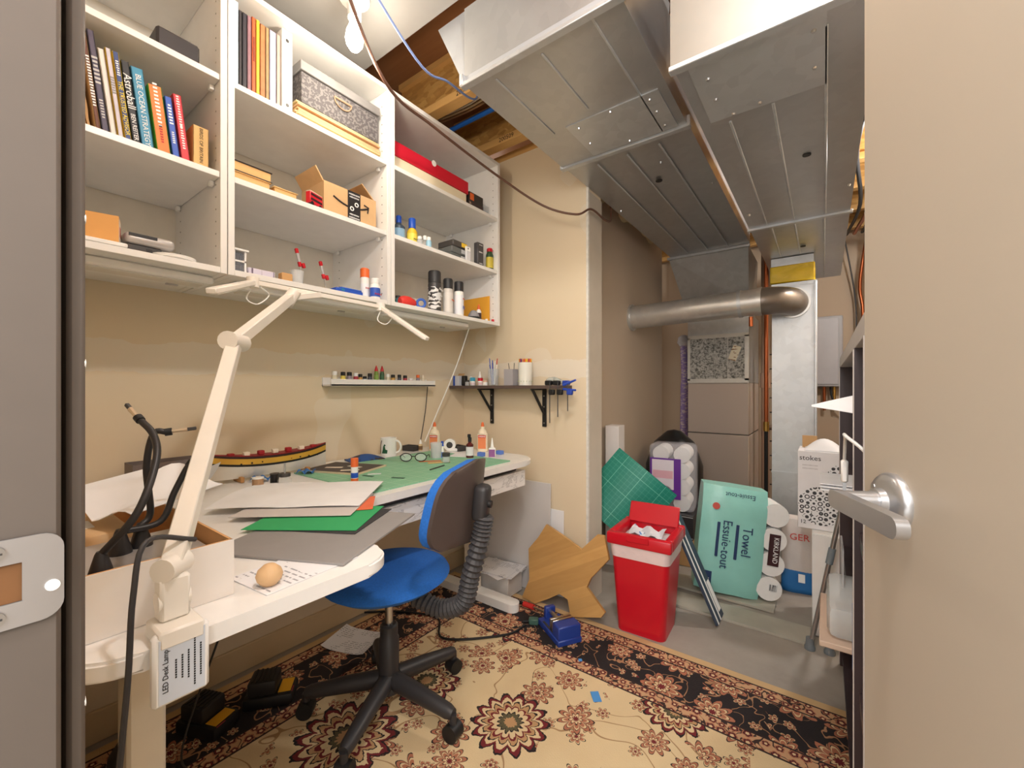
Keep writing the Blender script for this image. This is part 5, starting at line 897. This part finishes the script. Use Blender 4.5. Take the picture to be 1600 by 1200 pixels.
tw = T('towel_pack', 'teal wrapped paper towel pack with dark blue lettering', 'paper towel pack', (-.40, 2.56, .0165), .32, rot=Euler((-.06, .10, .32))); TQ = M((150, 214, 204), .35, 0, .14, 7, .5)
for k in range(4): CY('towel_roll', tw, (.145, -.088, .08+.125*k), (.145, .10, .08+.125*k), .06, TW, None, 22)
def pillow(bm, w_, d_, h_):
    box(bm, (0, 0, h_/2), (w_, d_, h_)); bmesh.ops.subdivide_edges(bm, edges=bm.edges[:], cuts=9, use_grid_fill=True)
    for v in bm.verts:
        v.co.y *= 1-.22*(abs(v.co.x)/(w_/2))**4-.25*(abs(v.co.z-h_/2)/(h_/2))**6; v.co.y += .004*math.sin(40*v.co.x+25*v.co.z)
    return bm
o = obj('wrapper', pillow(new(), .31, .23, .56), TQ, tw); o.location = (-.05, 0, .005)
NB_ = M((36, 58, 100), .5)
text(tw, 'Essuie-tout', .062, (-.08, -.122, .27), NB_, (PI/2, PI/2, 0), sx=.9); text(tw, 'Towel', .066, (.015, -.122, .30), NB_, (PI/2, PI/2, 0), sx=.9)
for x, z, l in ((-.12, .29, .18), (-.03, .29, .18)): B('blue_strip', tw, (x, -.119, z), (.014, .002, l), NB_, .002)
B('count_panel', tw, (-.155, -.108, .07), (.05, .014, .09), NB_, .002); text(tw, '12', .035, (-.155, -.1165, .07), WT, (PI/2, PI/2, 0)); text(tw, 'Essuie-tout', .035, (-.03, -.112, .53), NB_, (PI/2, PI, 0), sx=.9); CY('red_badge', tw, (-.14, -.113, .46), (-.14, -.118, .46), .018, M((206, 90, 80), .5))
B('brand_patch', tw, (.15, -.0925, .28), (.05, .005, .16), M((60, 26, 30), .5)); text(tw, 'KIRKLAND', .032, (.156, -.0958, .28), WT, (PI/2, PI/2, 0), sx=.85); B('barcode', tw, (.16, -.0925, .09), (.035, .003, .03), m_print((240, 240, 240), (40, 40, 40), 60, .5, .6, (12, 1, .2)))
sgb = T('salt_bag', 'white and blue plastic bag of granules behind the towel pack', 'bag', (-.115, 2.83, 0), .1); obj('sack', pillow(new(), .16, .13, .40), M((214, 206, 202), .5, 0, .08, 14, .4), sgb); obj('blue_base', pillow(new(), .163, .134, .15), M((36, 110, 176), .45), sgb); text(sgb, 'GER', .05, (0, -.072, .31), M((206, 70, 60), .5)); B('barcode', sgb, (.01, -.069, .09), (.03, .003, .045), WT)
for i, (x, a_, lb) in enumerate(((-.50, -.38, 'navy and white shelf board leaning behind the red bin'),)):
    t = T('striped_board', lb, 'board', (-.40, 2.205, .016), 0, None, Euler((0, -.42, .0))); B('board_panel', t, (0, 0, .26), (.012, .13, .52), M((52, 66, 84), .5), .001); 
    for y in (-.05, .0): B('white_stripe', t, (.0065, y, .26), (.001, .014, .52), WHITE2)
    B('white_foot', t, (.0068, .035, .1), (.001, .04, .14), WHITE2)
# ---- plates box on a white cabinet, crutches
wc = T('white_cabinet', 'narrow white cabinet under the plate box', 'cabinet', (.03, 2.50, 0)); B('carcass', wc, (0, 0, .232), (.15, .30, .464), WHITE2, .002); B('door', wc, (0, -.153, .232), (.146, .006, .455), WHITE2, .001)
def doily():
    t = NT('lace_print'); x = t.xyz(t.coord()); v = t.voro(t.coord(), 42, .3); f = t.math('GREATER_THAN', t.math('SINE', t.math('MULTIPLY', v.outputs[0], 18)), .35)
    return t.fin(t.mix(f, lin((238, 238, 240)), lin((60, 60, 64))), .6)
sk = T('plate_box', 'white dinnerware box printed with a black lace plate', 'box', (-.018, 2.50, .4655)); B('carton_body', sk, (0, 0, .18), (.165, .2, .36), M((238, 236, 238), .55), .002)
def disc(bm, cx, cz, r, x0, x1, z0, z1):
    pts = [(min(max(cx+r*math.cos(k*PI/24), x0), x1), min(max(cz+r*math.sin(k*PI/24), z0), z1)) for k in range(48)]; q = []
    for p_ in pts:
        if not q or (abs(p_[0]-q[-1][0])+abs(p_[1]-q[-1][1])) > 1e-5: q.append(p_)
    return prism(bm, q, .1002, .1012, Matrix.Rotation(PI/2, 4, 'X'))
obj('plate_print', disc(new(), .005, .11, .088, -.082, .082, .004, .33), doily(), sk); obj('plate_print', disc(new(), .075, .26, .045, -.082, .082, .2, .34), doily(), sk)
text(sk, 'stokes', .032, (-.035, -.1008, .328), BT); text(sk, '12', .024, (-.062, -.102, .03), BT); marks(sk, 12, .008, (-.035, -.1008, .295), LGREY); marks(sk, 12, .008, (-.035, -.1008, .28), LGREY)
B('flap', sk, (-.04, .05, .39), (.06, .003, .06), CARD, 0, (.2, 0, 0)); o = obj('white_bag', sheet(new(), .15, .14, lambda u, v: .05*math.sin(PI*u)*math.sin(PI*v), 10, 8, .004), m_print((236, 236, 238), (206, 110, 100), 9, .3)); o.location = (.0, 2.48, .8265); tag(o, 'white plastic bag lying on the plate box', 'bag')
for (x, y, x1, y1, h_), lb in (((-.05, 2.215, .115, 2.235, .95), 'aluminium crutch with grey foot leaning on the white cabinet'), ((.018, 2.225, .16, 2.25, .9), 'shorter aluminium crutch with grey foot leaning by the dark bookcase')):
    t = T('crutch', lb, 'crutch', (x, y, 0), 0, 'crutches leaning together'); d = Vector((x1-x, y1-y, h_)); CY('shaft', t, d*.04, d, .0095, M((176, 170, 166), .35, .8)); obj('rubber_foot', lathe(new(), [(.02, 0), (.02, .012), (.016, .018), (.014, .05)], 16), M((120, 126, 130), .6), t); CY('clip', t, d*.40, d*.47, .0135, M((130, 140, 146), .5)); CY('hand_grip', t, d*.75, d*.75+Vector((.0, .05, 0)), .011, GREY)
# ================================================================ DARK BOOKCASE at the right
bk_ = T('dark_bookcase', 'dark espresso bookcase with pale edges behind the open door', 'bookcase', (.05, 0, RZ)); H_ = 1.23
B('top_board', bk_, (.15, 1.50, H_-.018), (.30, 1.34, .036), M((206, 202, 200), .45), .001); B('back_panel', bk_, (.296, 1.50, H_/2), (.008, 1.33, H_-.06), DARKW)
for y in (.845, 1.14, 2.155): u_ = B('upright', bk_, (.148, y, (H_-.036)/2), (.296, .03, H_-.036), DARKW); B('edge_band', u_, (-.001, y, (H_-.036)/2), (.002, .008, H_-.04), M((206, 196, 190), .5))
for y0, y1 in ((.862, 1.123), (1.157, 2.138)):
    for z in (.04, .47, .80): B('shelf', bk_, (.148, (y0+y1)/2, z), (.28, y1-y0, .026), DARKW)
SZ1 = RZ+.47+.0135; SZ2 = RZ+.80+.0135
tb_ = T('sorting_tray', 'beige tray of clear bags sticking out of the bookcase shelf', 'tray', (.10, 1.42, SZ1)); B('tray_board', tb_, (.0, 0, .008), (.22, .3, .014), M((206, 180, 160), .6), .002); B('clear_bag', tb_, (-.01, 0, .055), (.17, .26, .08), m_clear((236, 240, 240), .2, .45), .02, None, 2); B('green_card', tb_, (.02, -.03, .05), (.08, .1, .06), M((176, 206, 190), .6), .004); B('white_card', tb_, (-.02, .05, .13), (.003, .12, .1), PAPER); B('clear_sleeve', tb_, (-.06, .08, .13), (.004, .14, .13), m_clear((206, 206, 208), .2, .5))
tag(B('blue_folder', None, (.12, 1.20, SZ1+.075), (.14, .02, .15), M((80, 140, 220), .5), .002), 'blue plastic folder upright in the dark bookcase', 'folder')
def curl(bm):
    sheet(bm, .16, .07, lambda u, v: -.03*(1-u)**2, 12, 6, .0012)
    for v in bm.verts: u = v.co.x/.16+.5; v.co.y = v.co.y*min(1, .08+1.5*u)+.02*(1-u)**2
    return bm
o = obj('paper_flap', curl(new()), PAPER); o.location = (.055, 1.225, SZ2+.262); o.rotation_euler = (.75, 0, 0); tag(o, 'curled pointed white paper poking out of the dark bookcase', 'paper')
pk = T('paper_stack_box', 'brown carton of papers on the bookcase shelf', 'carton', (.15, 1.32, SZ2)); B('carton_body', pk, (0, .03, .115), (.16, .2, .23), CARD, .002)
for k in range(3): tag(B('loose_sheet', None, (.07, 1.62+.01*k, SZ2+.002+.007*k), (.16, .2, .003), PAPER), 'white sheet sticking out in the low stack on the bookcase', 'paper', 'loose sheets in the bookcase')
us = T('usb_plug', 'white usb plug on a cord hanging before the bookcase', 'plug', (.033, 1.10, 0)); B('plug_body', us, (0, 0, .95), (.012, .02, .045), WHITE2, .003); B('metal_tip', us, (0, 0, .919), (.006, .012, .018), STEEL); obj('cord', tube(new(), spline([(0, 0, .97), (0, -.05, 1.02), (0, -.11, 1.03), (.04, -.14, .98), (.08, -.15, SZ2+.005)]), .003, 8), WHITE2, us)
